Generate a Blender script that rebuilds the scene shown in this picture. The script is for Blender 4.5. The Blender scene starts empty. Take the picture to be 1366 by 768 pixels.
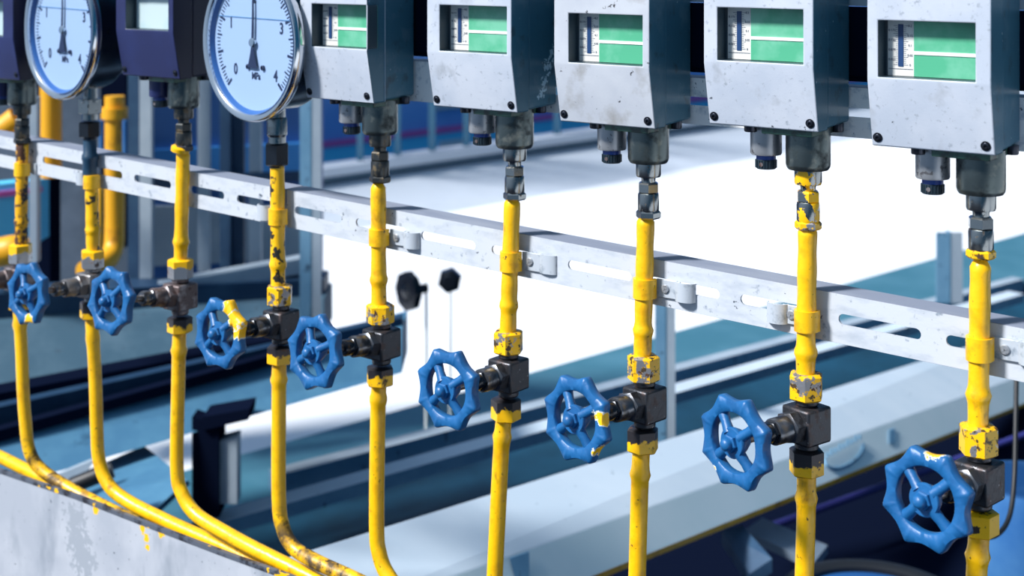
import bpy, bmesh, math, random
from mathutils import Vector, Matrix, noise
random.seed(7)
C = bpy.context.scene.collection
PI = math.pi
# ------------------------------------------------------------------ camera frame
F = 50/36*1366
HOR = -65.0                       # image row of the horizon
TH = math.atan(F/2550.0)          # angle of the pipe row against the picture plane
S_, C_ = math.sin(TH), math.cos(TH)
EYE = Vector((0, -1.354, 1.75))
FWD = Vector((-S_, C_, 0)); RGT = Vector((C_, S_, 0)); UP = Vector((0, 0, 1))

def ray(px, py):
    return FWD + RGT*((px-683)/F) - UP*((py-HOR)/F)
def P(px, py, z):                 # world point at camera depth z (m)
    return EYE + ray(px, py)*z
def at(px, py, y=0.0):            # world point on the vertical plane Y = y
    r = ray(px, py)
    return EYE + r*((y-EYE.y)/r.y)
def ath(px, py, h):               # world point at height h
    r = ray(px, py)
    return EYE + r*((h-EYE.z)/r.z)

# ------------------------------------------------------------------ materials
def srgb(r, g, b):
    f = lambda v: (v/255/12.92 if v/255 <= .04045 else ((v/255+.055)/1.055)**2.4)
    return (f(r), f(g), f(b), 1)

class Mat:
    def __init__(s, name, base, rough=.5, metal=0.0, spec=.5):
        s.m = bpy.data.materials.new(name); s.m.use_nodes = True
        s.nt = s.m.node_tree; s.n = s.nt.nodes; s.l = s.nt.links
        s.b = s.n['Principled BSDF']
        s.b.inputs['Specular IOR Level'].default_value = spec
        s.col = s.n.new('ShaderNodeRGB'); s.col.outputs[0].default_value = base if len(base) == 4 else (*base, 1)
        s.c = s.col.outputs[0]
        v = s.n.new('ShaderNodeValue'); v.outputs[0].default_value = rough; s.r = v.outputs[0]
        v = s.n.new('ShaderNodeValue'); v.outputs[0].default_value = metal; s.me = v.outputs[0]
        tc = s.n.new('ShaderNodeTexCoord'); oi = s.n.new('ShaderNodeObjectInfo')
        a = s.n.new('ShaderNodeVectorMath'); a.operation = 'ADD'
        s.l.new(tc.outputs['Object'], a.inputs[0]); s.l.new(oi.outputs['Location'], a.inputs[1])
        s.obj = tc.outputs['Object']; s.vec = a.outputs[0]; s.k = 0
        s.h = None
    def math(s, op, a, b=None):
        n = s.n.new('ShaderNodeMath'); n.operation = op
        for i, x in enumerate((a, b)):
            if x is None: continue
            if isinstance(x, (int, float)): n.inputs[i].default_value = x
            else: s.l.new(x, n.inputs[i])
        return n.outputs[0]
    def noise(s, scale, detail=4, rough=.6, stretch=None, vec=None):
        s.k += 1
        mp = s.n.new('ShaderNodeMapping'); s.l.new(vec or s.vec, mp.inputs[0])
        mp.inputs['Location'].default_value = (s.k*3.7, s.k*1.9, s.k*5.3)
        if stretch: mp.inputs['Scale'].default_value = stretch
        t = s.n.new('ShaderNodeTexNoise'); t.inputs['Scale'].default_value = scale
        t.inputs['Detail'].default_value = detail; t.inputs['Roughness'].default_value = rough
        s.l.new(mp.outputs[0], t.inputs['Vector']); return t.outputs[0]
    def ramp(s, v, lo, hi):
        n = s.n.new('ShaderNodeMapRange'); n.inputs[1].default_value = lo; n.inputs[2].default_value = hi
        s.l.new(v, n.inputs[0]); return n.outputs[0]
    def mixv(s, f, a, b):
        n = s.n.new('ShaderNodeMix'); s.l.new(f, n.inputs[0]); s.l.new(a, n.inputs[2]); n.inputs[3].default_value = b
        return n.outputs[0]
    def over(s, f, col, rough=None, metal=None):
        n = s.n.new('ShaderNodeMix'); n.data_type = 'RGBA'
        s.l.new(f, n.inputs[0]); s.l.new(s.c, n.inputs[6]); n.inputs[7].default_value = col if len(col) == 4 else (*col, 1)
        s.c = n.outputs[2]
        if rough is not None: s.r = s.mixv(f, s.r, rough)
        if metal is not None: s.me = s.mixv(f, s.me, metal)
        return s
    def spots(s, col, scale, lo, hi, rough=None, metal=None, amt=1.0, stretch=None, detail=4):
        f = s.ramp(s.noise(scale, detail, stretch=stretch), lo, hi)
        if amt < 1: f = s.math('MULTIPLY', f, amt)
        return s.over(f, col, rough, metal)
    def zband(s, col, z0, z1, amp=.006, scale=120, rough=None, metal=None):
        sep = s.n.new('ShaderNodeSeparateXYZ'); s.l.new(s.obj, sep.inputs[0])
        z = s.math('ADD', sep.outputs[2], s.math('MULTIPLY', s.math('SUBTRACT', s.noise(scale), .5), amp*2))
        return s.over(s.ramp(z, z0, z1), col, rough, metal)
    def patch(s, center, rad, col, amp=.012, scale=90, rough=None, edge=None):
        d = s.n.new('ShaderNodeVectorMath'); d.operation = 'DISTANCE'
        s.l.new(s.obj, d.inputs[0]); d.inputs[1].default_value = center
        v = s.math('ADD', d.outputs['Value'], s.math('MULTIPLY', s.math('SUBTRACT', s.noise(scale), .5), amp*2))
        if edge: s.over(s.ramp(v, rad+.0014, rad+.0006), edge, rough, 0)
        return s.over(s.ramp(v, rad, rad-.0008), col, rough, 0)
    def dirt_below(s, z0, z1, col, scale, lo, hi):
        sep = s.n.new('ShaderNodeSeparateXYZ'); s.l.new(s.obj, sep.inputs[0])
        return s.over(s.math('MULTIPLY', s.ramp(sep.outputs[2], z0, z1), s.ramp(s.noise(scale), lo, hi)), col, .6)
    def bump(s, scale, dist=.001, strength=.5, detail=4):
        n = s.n.new('ShaderNodeBump'); n.inputs['Distance'].default_value = dist; n.inputs['Strength'].default_value = strength
        s.l.new(s.noise(scale, detail), n.inputs['Height'])
        if s.h: s.l.new(s.h, n.inputs['Normal'])
        s.h = n.outputs[0]; return s
    def done(s):
        s.l.new(s.c, s.b.inputs['Base Color']); s.l.new(s.r, s.b.inputs['Roughness']); s.l.new(s.me, s.b.inputs['Metallic'])
        if s.h: s.l.new(s.h, s.b.inputs['Normal'])
        return s.m

YEL = (1.0, .55, .004); RUST = (.10, .045, .025); DK = (.012, .016, .022); GREY = (.30, .31, .34)
M = {}
M['yellow'] = Mat('yellow_paint', YEL, .32).spots((.80, .38, .004), 45, .5, .75).spots((.10, .055, .012), 150, .655, .72, .6).spots((.45, .22, .01), 60, .60, .74, stretch=(1, 1, .5)).bump(120, .0012, .5).done()
M['yellow_dirty'] = Mat('yellow_paint_worn', YEL, .36).spots((.62, .30, .008), 60, .5, .72).spots((.06, .035, .015), 140, .66, .70, .6).bump(120, .0012, .5).done()
M['yellow_bend'] = Mat('yellow_paint_dirty_bend', YEL, .34).spots((.80, .38, .004), 45, .5, .75).dirt_below(-.185, -.23, (.10, .06, .02), 38, .42, .58).dirt_below(-.185, -.23, (.02, .015, .01), 110, .56, .62).bump(120, .0012, .5).done()
M['rusty_pipe'] = Mat('rusty_yellow_pipe', (.93, .47, .006), .4).spots((.10, .04, .02), 50, .52, .58, .6).spots((.02, .02, .025), 60, .56, .60, .5).bump(120, .001, .5).done()
M['stained_pipe'] = Mat('black_stained_yellow_pipe', YEL, .35).spots((.02, .018, .015), 70, .57, .60, .45).bump(120, .001, .5).done()
M['taped'] = Mat('dark_blue_tape', (.012, .05, .10), .45).bump(300, .001, .4).done()
M['nut_mixed'] = Mat('chipped_yellow_nut', YEL, .35).spots((.36, .36, .38), 60, .53, .56, .4, .7).spots((.07, .045, .02), 110, .57, .62, .5, .1).spots(RUST, 95, .60, .63, .6, .1).bump(200, .0006, .4).done()
M['nut_silver'] = Mat('grey_nut_yellow_edge', (.42, .43, .45), .35, .75).spots(RUST, 60, .58, .66, .6, 0).zband(YEL, .041, .042, .012, 60, .35, 0).bump(200, .0006, .4).done()
M['nut_low'] = Mat('dark_nut_yellow_skirt', YEL, .35).zband((.045, .042, .048), -.0425, -.0405, .016, 80, .38, .55).spots(RUST, 80, .60, .68, .6, 0).bump(220, .0006, .4).done()
M['nut_low_yel'] = Mat('yellow_low_nut', YEL, .35).spots((.03, .02, .015), 70, .60, .63, .5, .2).bump(220, .0006, .4).done()
M['black_steel'] = Mat('blackened_steel', (.050, .053, .062), .36, .65).spots((.09, .06, .055), 90, .52, .7, .55, .3).spots((.30, .31, .34), 260, .66, .70, .4, .8).bump(150, .0008, .5).done()
M['brown_steel'] = Mat('brown_rusted_steel', (.13, .10, .10), .5, .45).spots((.26, .24, .25), 70, .5, .62, .45, .6).spots((.06, .025, .02), 110, .55, .65, .7, 0).bump(150, .0009, .6).done()
M['grey_steel'] = Mat('grey_worn_steel', (.24, .235, .24), .42, .7).spots((.09, .06, .05), 70, .55, .66, .6, .2).bump(150, .0007, .5).done()
M['bonnet'] = Mat('bonnet_steel', (.16, .17, .19), .28, .85).spots((.03, .03, .035), 60, .48, .6, .4, .5).bump(180, .0005, .4).done()
M['black_plain'] = Mat('black_packing_nut', (.010, .014, .022), .25, .3).done()
M['stem'] = Mat('bare_stem_steel', (.22, .21, .21), .35, .8).spots(RUST, 120, .5, .65, .6, 0).done()
M['fitting'] = Mat('plated_fitting', (.27, .285, .285), .2, .95).spots((.08, .08, .075), 45, .60, .85, .4, .6).spots((.07, .04, .02), 140, .63, .7, .6, .1).done()
M['fitting_dark'] = Mat('dark_grimy_fitting', (.07, .075, .075), .34, .8).spots((.16, .12, .07), 90, .52, .64, .5, .3).done()
M['fitting_yel'] = Mat('plated_fitting_yellow_splash', (.27, .285, .285), .2, .95).spots(YEL, 62, .51, .53, .35, 0).done()
M['port'] = Mat('olive_grey_port', (.11, .135, .135), .3, .85).spots((.24, .25, .22), 55, .55, .70, .4, .7).spots((.02, .028, .03), 40, .55, .68, .5, .4).bump(160, .0004, .4).done()
M['flange'] = Mat('green_flange', (.035, .10, .075), .4).spots((.02, .03, .03), 60, .5, .6).done()
M['gland'] = Mat('aluminium_gland', (.42, .44, .47), .38, .6).spots((.10, .10, .11), 130, .58, .66, .5, .3).done()
M['gland_dark'] = Mat('navy_gland', (.02, .03, .12), .4, .1).done()
M['cap'] = Mat('dark_teal_cap', (.018, .035, .05), .4, .2).done()
M['ring_blue'] = Mat('blue_ring', (.02, .06, .30), .35).done()
M['box'] = Mat('grey_cast_housing', (.45, .50, .585), .42, .0).spots((.53, .57, .645), 12, .40, .62).spots((.33, .37, .43), 160, .60, .70).spots((.36, .39, .44), 30, .60, .78).spots((.06, .07, .09), 95, .69, .72, .6).bump(420, .0003, .35).done()
M['box_dirty'] = Mat('grey_cast_housing_dirty', (.45, .48, .54), .42, .0).spots((.52, .55, .60), 12, .40, .62).spots((.30, .30, .30), 24, .56, .76).spots((.04, .04, .05), 80, .65, .69, .6).bump(420, .0003, .35).done()
M['body'] = Mat('shaded_housing_side', (.04, .135, .20), .42, .0).spots((.10, .19, .25), 28, .55, .75).spots((.03, .07, .10), 45, .56, .7).spots((.5, .6, .68), 120, .70, .72, .4).bump(420, .0003, .35).done()  # darker copy of the housing colour: shade painted on its sides
M['box_navy'] = Mat('navy_paint', (.011, .016, .080), .45).spots((.015, .024, .11), 15, .45, .65).bump(300, .0002, .3).done()
M['body_navy'] = Mat('shaded_navy_side', (.006, .008, .035), .38).bump(300, .0002, .3).done()  # darker copy of the navy: shade painted on the box sides
M['recess'] = Mat('window_recess', (.035, .06, .08), .4).done()
M['pane_green'] = Mat('green_indicator', (.085, .42, .24), .3).spots((.17, .51, .34), 18, .45, .6).done()
M['pane_pale'] = Mat('pale_indicator', (.52, .64, .66), .3).spots((.42, .58, .62), 14, .45, .6).done()
M['white'] = Mat('index_white', (.88, .90, .86), .4).done()
M['cream'] = Mat('scale_cream', (.74, .74, .70), .45).done()
M['ink'] = Mat('scale_ink', (.02, .035, .09), .5).done()
M['bar_blue'] = Mat('scale_bar_blue', (.012, .05, .155), .4).done()
M['screw'] = Mat('dark_screw', (.03, .035, .05), .3, .7).done()
M['rail'] = Mat('white_painted_rail', (.56, .60, .66), .5).spots((.42, .47, .54), 22, .50, .72, stretch=(1, 1, 3)).spots((.26, .31, .38), 90, .62, .72).spots((.05, .07, .10), 100, .68, .71, .6).bump(200, .0004, .4).done()
M['rail_back'] = Mat('speckled_white_rail', (.93, .95, .97), .5).spots((.55, .62, .70), 60, .52, .66).spots((.08, .12, .18), 140, .66, .69).done()
M['rail_top'] = Mat('grey_rail_top', (.235, .265, .34), .6, .0).spots((.30, .33, .40), 18, .45, .65, stretch=(.3, 1, 1)).bump(200, .0003, .3).done()  # darker grey than the front, for the top flange
M['clamp'] = Mat('white_clamp', (.50, .55, .61), .42, .1).spots((.22, .27, .33), 70, .54, .72).done()
M['clamp_yel'] = Mat('clamp_yellow', YEL, .34).spots((.7, .33, .004), 60, .5, .7).spots((.05, .03, .02), 120, .66, .69, .6).done()
M['chrome'] = Mat('polished_bezel', (.62, .64, .67), .16, 1).done()
M['gcase'] = Mat('dark_steel_case', (.055, .085, .12), .25, .9).spots((.03, .05, .07), 14, .45, .65).done()
M['ginner'] = Mat('blue_case_inside', (.025, .12, .36), .4).done()
M['dial'] = Mat('pale_blue_dial', (.37, .49, .68), .55).done()
M['dial_ink'] = Mat('dial_ink', (.006, .016, .06), .5).done()
M['line'] = Mat('liquid_line_blue', (.10, .24, .45), .4).done()
M['sheet'] = Mat('galvanised_sheet', (.42, .455, .52), .5, .15).spots((.52, .55, .61), 7, .42, .62).spots((.22, .25, .30), 9, .56, .78, stretch=(1.6, 1.6, .7)).spots((.05, .07, .11), 150, .69, .72, .5).spots(YEL, 34, .71, .715, .4, 0).bump(300, .0003, .3).done()
M['sheet_edge'] = Mat('dark_sheet_edge', (.13, .15, .19), .5, .3).spots((.03, .03, .04), 40, .5, .6).spots(YEL, 25, .62, .63, .4, 0).done()
# background
M['ground'] = Mat('white_ground', (.86, .88, .90), .7).spots((.80, .83, .87), .8, .4, .7).done()
M['curb'] = Mat('grey_concrete', (.60, .66, .74), .8).spots((.52, .58, .66), 1.2, .45, .7).done()
M['curb_cap'] = Mat('pale_concrete_cap', (.52, .58, .66), .7).done()
M['curb_dark'] = Mat('kerb_shadow_teal', (.03, .10, .17), .5).done()  # painted shadow under the kerb's cap rail
M['cabin_blue'] = Mat('cabin_blue_panel', (.035, .12, .36), .5).spots((.05, .16, .42), .8, .45, .6).done()
M['cabin_band'] = Mat('cabin_blue_band', (.04, .24, .60), .5).done()
M['blue_far'] = Mat('blue_far_panel', (.16, .36, .82), .5).spots((.20, .42, .86), .8, .45, .6).done()
M['blue_bright'] = Mat('bright_blue_band', (.12, .62, .95), .5).done()
M['pink'] = Mat('pink_stripe', (.62, .12, .42), .5).done()
M['post_teal'] = Mat('teal_post', (.035, .13, .22), .5).done()
M['steel_pale'] = Mat('pale_galvanised', (.34, .42, .50), .5, .1).spots((.42, .50, .57), 8, .4, .7).done()
M['steel_mid'] = Mat('mid_blue_steel', (.13, .29, .44), .5, .0).spots((.17, .34, .49), 9, .42, .66).spots((.04, .09, .15), 30, .62, .7).done()
M['steel_slab'] = Mat('grey_blue_slab', (.05, .115, .17), .6).spots((.085, .16, .22), 7, .42, .66).spots((.05, .09, .13), 25, .62, .72).done()
M['navy_black'] = Mat('navy_black_paint_and_shade', (.004, .007, .020), .9, 0, 0).done()  # black paint of real parts, also painted shade on ground and in gaps
M['beam_blue'] = Mat('beam_blue_paint', (.055, .17, .29), .6, 0, .3).spots((.075, .21, .33), 9, .42, .66).spots((.03, .10, .18), 14, .62, .72).done()
M['flange_blue'] = Mat('flange_blue_paint', (.010, .035, .08), .7, 0, .15).spots((.016, .05, .10), 8, .45, .65).done()
M['barrel_lid'] = Mat('barrel_lid_blue', (.010, .05, .15), .7, 0, .05).spots((.03, .085, .20), 5, .45, .6).done()
M['plate_dull'] = Mat('dull_plate', (.16, .21, .27), .6).done()
M['dark_blue'] = Mat('dark_blue_paint', (.016, .05, .11), .5).spots((.03, .08, .15), 8, .45, .65).done()
M['teal'] = Mat('teal_sheet', (.045, .16, .22), .5).spots((.07, .20, .27), 3, .42, .66).done()
M['teal_dark'] = Mat('shaded_teal', (.008, .062, .115), .5).spots((.004, .035, .065), 3, .42, .66).done()  # shade painted into the teal beside the pale tray
M['tray'] = Mat('pale_blue_tray', (.54, .64, .73), .45).spots((.60, .69, .77), 4, .42, .66).spots((.12, .2, .27), 45, .70, .72).done()
M['tray_front'] = Mat('pale_teal_tray_face', (.62, .76, .80), .45).spots((.68, .80, .84), 4, .42, .66).done()
M['yellow_far'] = Mat('yellow_far', (.80, .38, .008), .45).spots((.35, .15, .01), 12, .55, .7).done()
M['blue_drum'] = Mat('blue_drum', (.02, .10, .30), .6, 0, .1).spots((.05, .16, .36), 4, .4, .65).done()
M['blue_lid'] = Mat('pale_blue_lid', (.13, .20, .31), .7, 0, .1).done()
M['rubber'] = Mat('black_rubber', (.006, .007, .010), .5).done()
M['purple'] = Mat('purple_pipe', (.04, .04, .22), .4).done()
M['grey_panel'] = Mat('grey_blue_panel', (.075, .11, .16), .6).spots((.11, .15, .21), 6, .45, .65).done()
g = bpy.data.materials.new('clear_glass'); g.use_nodes = True
nt = g.node_tree; nt.nodes.clear()
o_ = nt.nodes.new('ShaderNodeOutputMaterial'); mx = nt.nodes.new('ShaderNodeMixShader'); tr = nt.nodes.new('ShaderNodeBsdfTransparent'); gl = nt.nodes.new('ShaderNodeBsdfGlossy')
gl.inputs['Roughness'].default_value = .03; mx.inputs[0].default_value = .02; tr.inputs[0].default_value = (.96, .98, 1, 1)
nt.links.new(tr.outputs[0], mx.inputs[1]); nt.links.new(gl.outputs[0], mx.inputs[2]); nt.links.new(mx.outputs[0], o_.inputs[0])
M['glass'] = g
def wheel_mat(i, patches):
    m = Mat('blue_wheel_paint', (.010, .115, .315), .42).spots((.008, .09, .26), 40, .5, .7).bump(130, .0012, .45)
    for c, r in patches:
        m.patch(c, r, YEL, edge=(.72, .76, .74))
    return m.done()

# ------------------------------------------------------------------ objects
def tag(o, label, cat, group=None, kind=None):
    o['label'] = label
    if cat: o['category'] = cat
    if group: o['group'] = group
    if kind: o['kind'] = kind
    return o
def thing(name, loc, label, cat, group=None):
    o = bpy.data.objects.new(name, None); C.objects.link(o); o.location = loc; o.empty_display_size = .05
    return tag(o, label, cat, group)
def root_loc(o):
    v = Vector((0, 0, 0))
    while o is not None: v += o.location; o = o.parent
    return v
def obj(name, bm, mats, parent=None, smooth=40, bevel=0, loc=None, label=None):
    """one mesh object; the bmesh holds world coordinates"""
    if not isinstance(mats, (list, tuple)): mats = [mats]
    bmesh.ops.recalc_face_normals(bm, faces=bm.faces)
    base = root_loc(parent) if parent is not None else (loc if loc is not None else Vector((0, 0, 0)))
    bmesh.ops.translate(bm, verts=bm.verts, vec=-Vector(base))
    me = bpy.data.meshes.new(name); bm.to_mesh(me); bm.free()
    for m in mats: me.materials.append(M[m] if isinstance(m, str) else m)
    o = bpy.data.objects.new(name, me); C.objects.link(o)
    if parent is not None: o.parent = parent
    else: o.location = base
    if bevel:
        b = o.modifiers.new('bevel', 'BEVEL'); b.width = bevel; b.segments = 2; b.limit_method = 'ANGLE'; b.angle_limit = math.radians(35)
    if smooth:
        for p in me.polygons: p.use_smooth = True
        a = math.radians(smooth)
        bm2 = bmesh.new(); bm2.from_mesh(me)
        for e in bm2.edges:
            if len(e.link_faces) == 2 and e.calc_face_angle(0) > a: e.smooth = False
        bm2.to_mesh(me); bm2.free()
    if label: o['label'] = label
    return o
def new(): return bmesh.new()
def hexa(bm, pts, mi=0):
    """8 points: bottom ring 0-3, top ring 4-7"""
    v = [bm.verts.new(p) for p in pts]
    for f in ((0, 1, 2, 3), (4, 5, 6, 7), (0, 1, 5, 4), (1, 2, 6, 5), (2, 3, 7, 6), (3, 0, 4, 7)):
        bm.faces.new([v[i] for i in f]).material_index = mi
def box(bm, a, b, mi=0, mat=None):
    x0, y0, z0 = a; x1, y1, z1 = b
    pts = [Vector(p) for p in ((x0, y0, z0), (x1, y0, z0), (x1, y1, z0), (x0, y1, z0), (x0, y0, z1), (x1, y0, z1), (x1, y1, z1), (x0, y1, z1))]
    if mat: pts = [mat @ p for p in pts]
    hexa(bm, pts, mi)
def lathe(bm, prof, mat=None, seg=24, mi=0, rot=0):
    """prof: (radius, height) along local +Z of mat"""
    mat = mat or Matrix.Identity(4); rings = []
    loop = prof[0] == prof[-1] and len(prof) > 3      # a closed profile is a ring without caps
    if loop: prof = prof[:-1]
    for r, z in prof:
        if r < 1e-6: rings.append([bm.verts.new(mat @ Vector((0, 0, z)))])
        else: rings.append([bm.verts.new(mat @ Vector((r*math.cos(2*PI*k/seg+rot), r*math.sin(2*PI*k/seg+rot), z))) for k in range(seg)])
    for a, b in zip(rings, rings[1:]+([rings[0]] if loop else [])):
        for k in range(seg):
            k2 = (k+1) % seg
            if len(a) == 1 and len(b) == 1: continue
            if len(a) == 1: f = bm.faces.new((a[0], b[k], b[k2]))
            elif len(b) == 1: f = bm.faces.new((a[k], a[k2], b[0]))
            else: f = bm.faces.new((a[k], a[k2], b[k2], b[k]))
            f.material_index = mi
    for r in (() if loop else (rings[0], rings[-1])):
        if len(r) > 1: bm.faces.new(r).material_index = mi
def hexnut(bm, r, z0, z1, mat=None, rot=0, ch=.14, mi=0):
    c = r*ch
    # chamfered hexagon: round-ish ends, six flats
    lathe(bm, [(r*.86, z0), (r, z0+c), (r, z1-c), (r*.86, z1)], mat, 6, mi, rot)
def smooth_path(pts, n=8):
    out = []
    p = [pts[0]*2-pts[1]]+pts+[pts[-1]*2-pts[-2]]
    for i in range(1, len(p)-2):
        for k in range(n):
            t = k/n; a, b, c, d = p[i-1], p[i], p[i+1], p[i+2]
            out.append(.5*((2*b)+(c-a)*t+(2*a-5*b+4*c-d)*t*t+(3*b-a-3*c+d)*t**3))
    out.append(pts[-1]); return out
def tube(bm, pts, rad, seg=16, mi=0):
    """rad: number or list"""
    n = len(pts); rings = []; nrm = None
    for i, p in enumerate(pts):
        t = (pts[min(i+1, n-1)]-pts[max(i-1, 0)]).normalized()
        if nrm is None:
            nrm = t.orthogonal().normalized()
        nrm = (nrm-t*nrm.dot(t)).normalized(); bi = t.cross(nrm)
        r = rad[i] if isinstance(rad, (list, tuple)) else rad
        rings.append([bm.verts.new(p+nrm*(r*math.cos(2*PI*k/seg))+bi*(r*math.sin(2*PI*k/seg))) for k in range(seg)])
    for a, b in zip(rings, rings[1:]):
        for k in range(seg):
            bm.faces.new((a[k], a[(k+1) % seg], b[(k+1) % seg], b[k])).material_index = mi
    for r in (rings[0], rings[-1]): bm.faces.new(r).material_index = mi
def text_mesh(bm, body, size, mat, depth=.0002, bold=0.0, mi=0, sx=1.0):
    cu = bpy.data.curves.new('t', 'FONT'); cu.body = body; cu.size = size; cu.align_x = 'CENTER'; cu.align_y = 'CENTER'
    cu.extrude = depth; cu.offset = bold; cu.resolution_u = 3
    o = bpy.data.objects.new('t', cu); C.objects.link(o)
    dg = bpy.context.evaluated_depsgraph_get(); dg.update()
    me = bpy.data.meshes.new_from_object(o.evaluated_get(dg))
    vs = [bm.verts.new(mat @ Vector((v.co.x*sx, v.co.y, v.co.z))) for v in me.vertices]
    for p in me.polygons:
        try: bm.faces.new([vs[i] for i in p.vertices]).material_index = mi
        except ValueError: pass
    bpy.data.objects.remove(o); bpy.data.curves.remove(cu); bpy.data.meshes.remove(me)
def facing(x, y, z):   # text/drawing plane that looks toward -Y
    return Matrix(((1, 0, 0, x), (0, 0, -1, y), (0, 1, 0, z), (0, 0, 0, 1)))
def prism(px4, zs, back, bm=None, mi=0):
    """front face through four picture points at camera depths zs, pushed back by a world vector"""
    bm = bm or new()
    if isinstance(zs, (int, float)): zs = [zs]*4
    a = [P(x, y, z) for (x, y), z in zip(px4, zs)]
    hexa(bm, a+[p+back for p in a], mi); return bm
def beam(bm, A, B, w, h, mi=0, mi_top=None, side=None):
    """bar with its near-top edge from A to B, w deep (away), h tall"""
    d = (B-A); s = side or Vector((-d.y, d.x, 0)).normalized()
    if s.dot(FWD) < 0 and side is None: s = -s
    k = s*w; dn = Vector((0, 0, -h))
    v = [bm.verts.new(p) for p in (A+dn, B+dn, B+dn+k, A+dn+k, A, B, B+k, A+k)]
    for i, f in enumerate(((0, 1, 2, 3), (4, 5, 6, 7), (0, 1, 5, 4), (1, 2, 6, 5), (2, 3, 7, 6), (3, 0, 4, 7))):
        fc = bm.faces.new([v[j] for j in f]); fc.material_index = mi_top if (i == 1 and mi_top is not None) else mi
# ------------------------------------------------------------------ the nine gas lines
ORD = ['first', 'second', 'third', 'fourth', 'fifth', 'sixth', 'seventh', 'eighth', 'ninth']
# kind, port bottom px, (upper pipe top px), (upper nut top px), block centre px, (lower nut top, bottom), yaw of valve, handwheel centre px
L = [
 dict(k='navy', port=(29.5, 140), top=(30, 186), nut=(28, 325), blk=(26.5, 371), low=(25.5, 393, 412), yaw=0, wheel=None, bulge=(296, 432), clamp=(217, 234), hump=None),
 dict(k='gauge', port=(120, 133), top=(122, 233), nut=(124, 333), blk=(123.5, 379), low=(121.5, 401, 424), yaw=0, wheel=(38.5, 391), bulge=(307, 447), clamp=(233, 251), hump='l'),
 dict(k='navy', port=(245, 144), top=(244.5, 199), nut=(241, 345), blk=(240.5, 394), low=(239.5, 422, 443), yaw=0, wheel=(149.5, 401), bulge=(323, 467), clamp=None, hump=None),
 dict(k='gauge', port=(369.5, 158), top=(370, 221), nut=(371, 380), blk=(375, 431), low=(372.5, 460, 484), yaw=0, wheel=(295, 444), bulge=(353, 506), clamp=(278, 299), hump='l'),
 dict(k='grey', port=(507, 179), top=(504.5, 242), nut=(505.5, 405), blk=(509, 457), low=(505.5, 488, 513), yaw=3, wheel=(421.5, 469), bulge=(373, 532), clamp=(305, 327), hump='r'),
 dict(k='grey', port=(686.5, 197), top=(683.5, 262), nut=(677.5, 441), blk=(678.5, 498), low=(672.5, 530, 559), yaw=3, wheel=(599, 519), bulge=(408, 584), clamp=(335, 361), hump='r'),
 dict(k='dirty', port=(865, 217), top=(861.5, 286), nut=(857, 473), blk=(860, 537), low=(855.5, 570, 601), yaw=9, wheel=(771, 558), bulge=(441, 632), clamp=(371, 397), hump='r'),
 dict(k='grey', port=(1078, 226), top=(1077.5, 299), nut=(1074.5, 497), blk=(1076, 564), low=(1076, 598, 632), yaw=16, wheel=(983, 589), bulge=(470, 665), clamp=(413, 441), hump='l'),
 dict(k='grey', port=(1308.5, 258.5), top=(1308, 345), nut=(1304.5, 566), blk=(1306, 640), low=(1307, 680, 712), yaw=10, wheel=(1238, 665), bulge=(527, 742), clamp=(449, 480), hump='r'),
]
LOWPATH = [
 [(25.5, 412), (29, 470), (31, 520), (34, 562), (39, 600), (54, 625), (92, 651), (150, 681), (225, 715), (330, 762), (420, 803)],
 [(122, 424), (127, 500), (129, 566), (132, 612), (144, 645), (170, 668), (225, 696), (285, 723), (334, 747), (420, 790), (480, 822)],
 [(239.5, 443), (238, 502), (236, 622), (243, 658), (262, 686), (300, 710), (342, 733), (412, 768), (470, 800), (540, 838)],
 [(372.5, 484), (372, 540), (372, 660), (377, 702), (392, 730), (422, 749), (472, 772), (540, 805), (600, 835)],
 [(505.5, 513), (504, 560), (502.5, 700), (506, 738), (517, 766), (540, 792), (600, 825), (660, 856)],
 [(672.5, 559), (668, 610), (660, 768), (656, 850)],
 [(855.5, 601), (853, 660), (850, 768), (848, 850)],
 [(1076, 632), (1075, 700), (1073, 768), (1071, 850)],
 [(1306.5, 712), (1303, 760), (1301, 800), (1299, 850)],
]
PR = .0098   # pipe radius

# --- pressure transmitters
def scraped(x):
    m = Mat('scraped_shaded_side', (.04, .135, .20), .42).spots((.10, .19, .25), 28, .55, .75).spots((.03, .07, .10), 45, .56, .7)  # real scrapes over a side colour that carries painted shade
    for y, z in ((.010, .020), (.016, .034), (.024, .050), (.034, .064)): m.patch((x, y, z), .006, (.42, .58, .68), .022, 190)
    return m.bump(420, .0003, .35).done()
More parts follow.
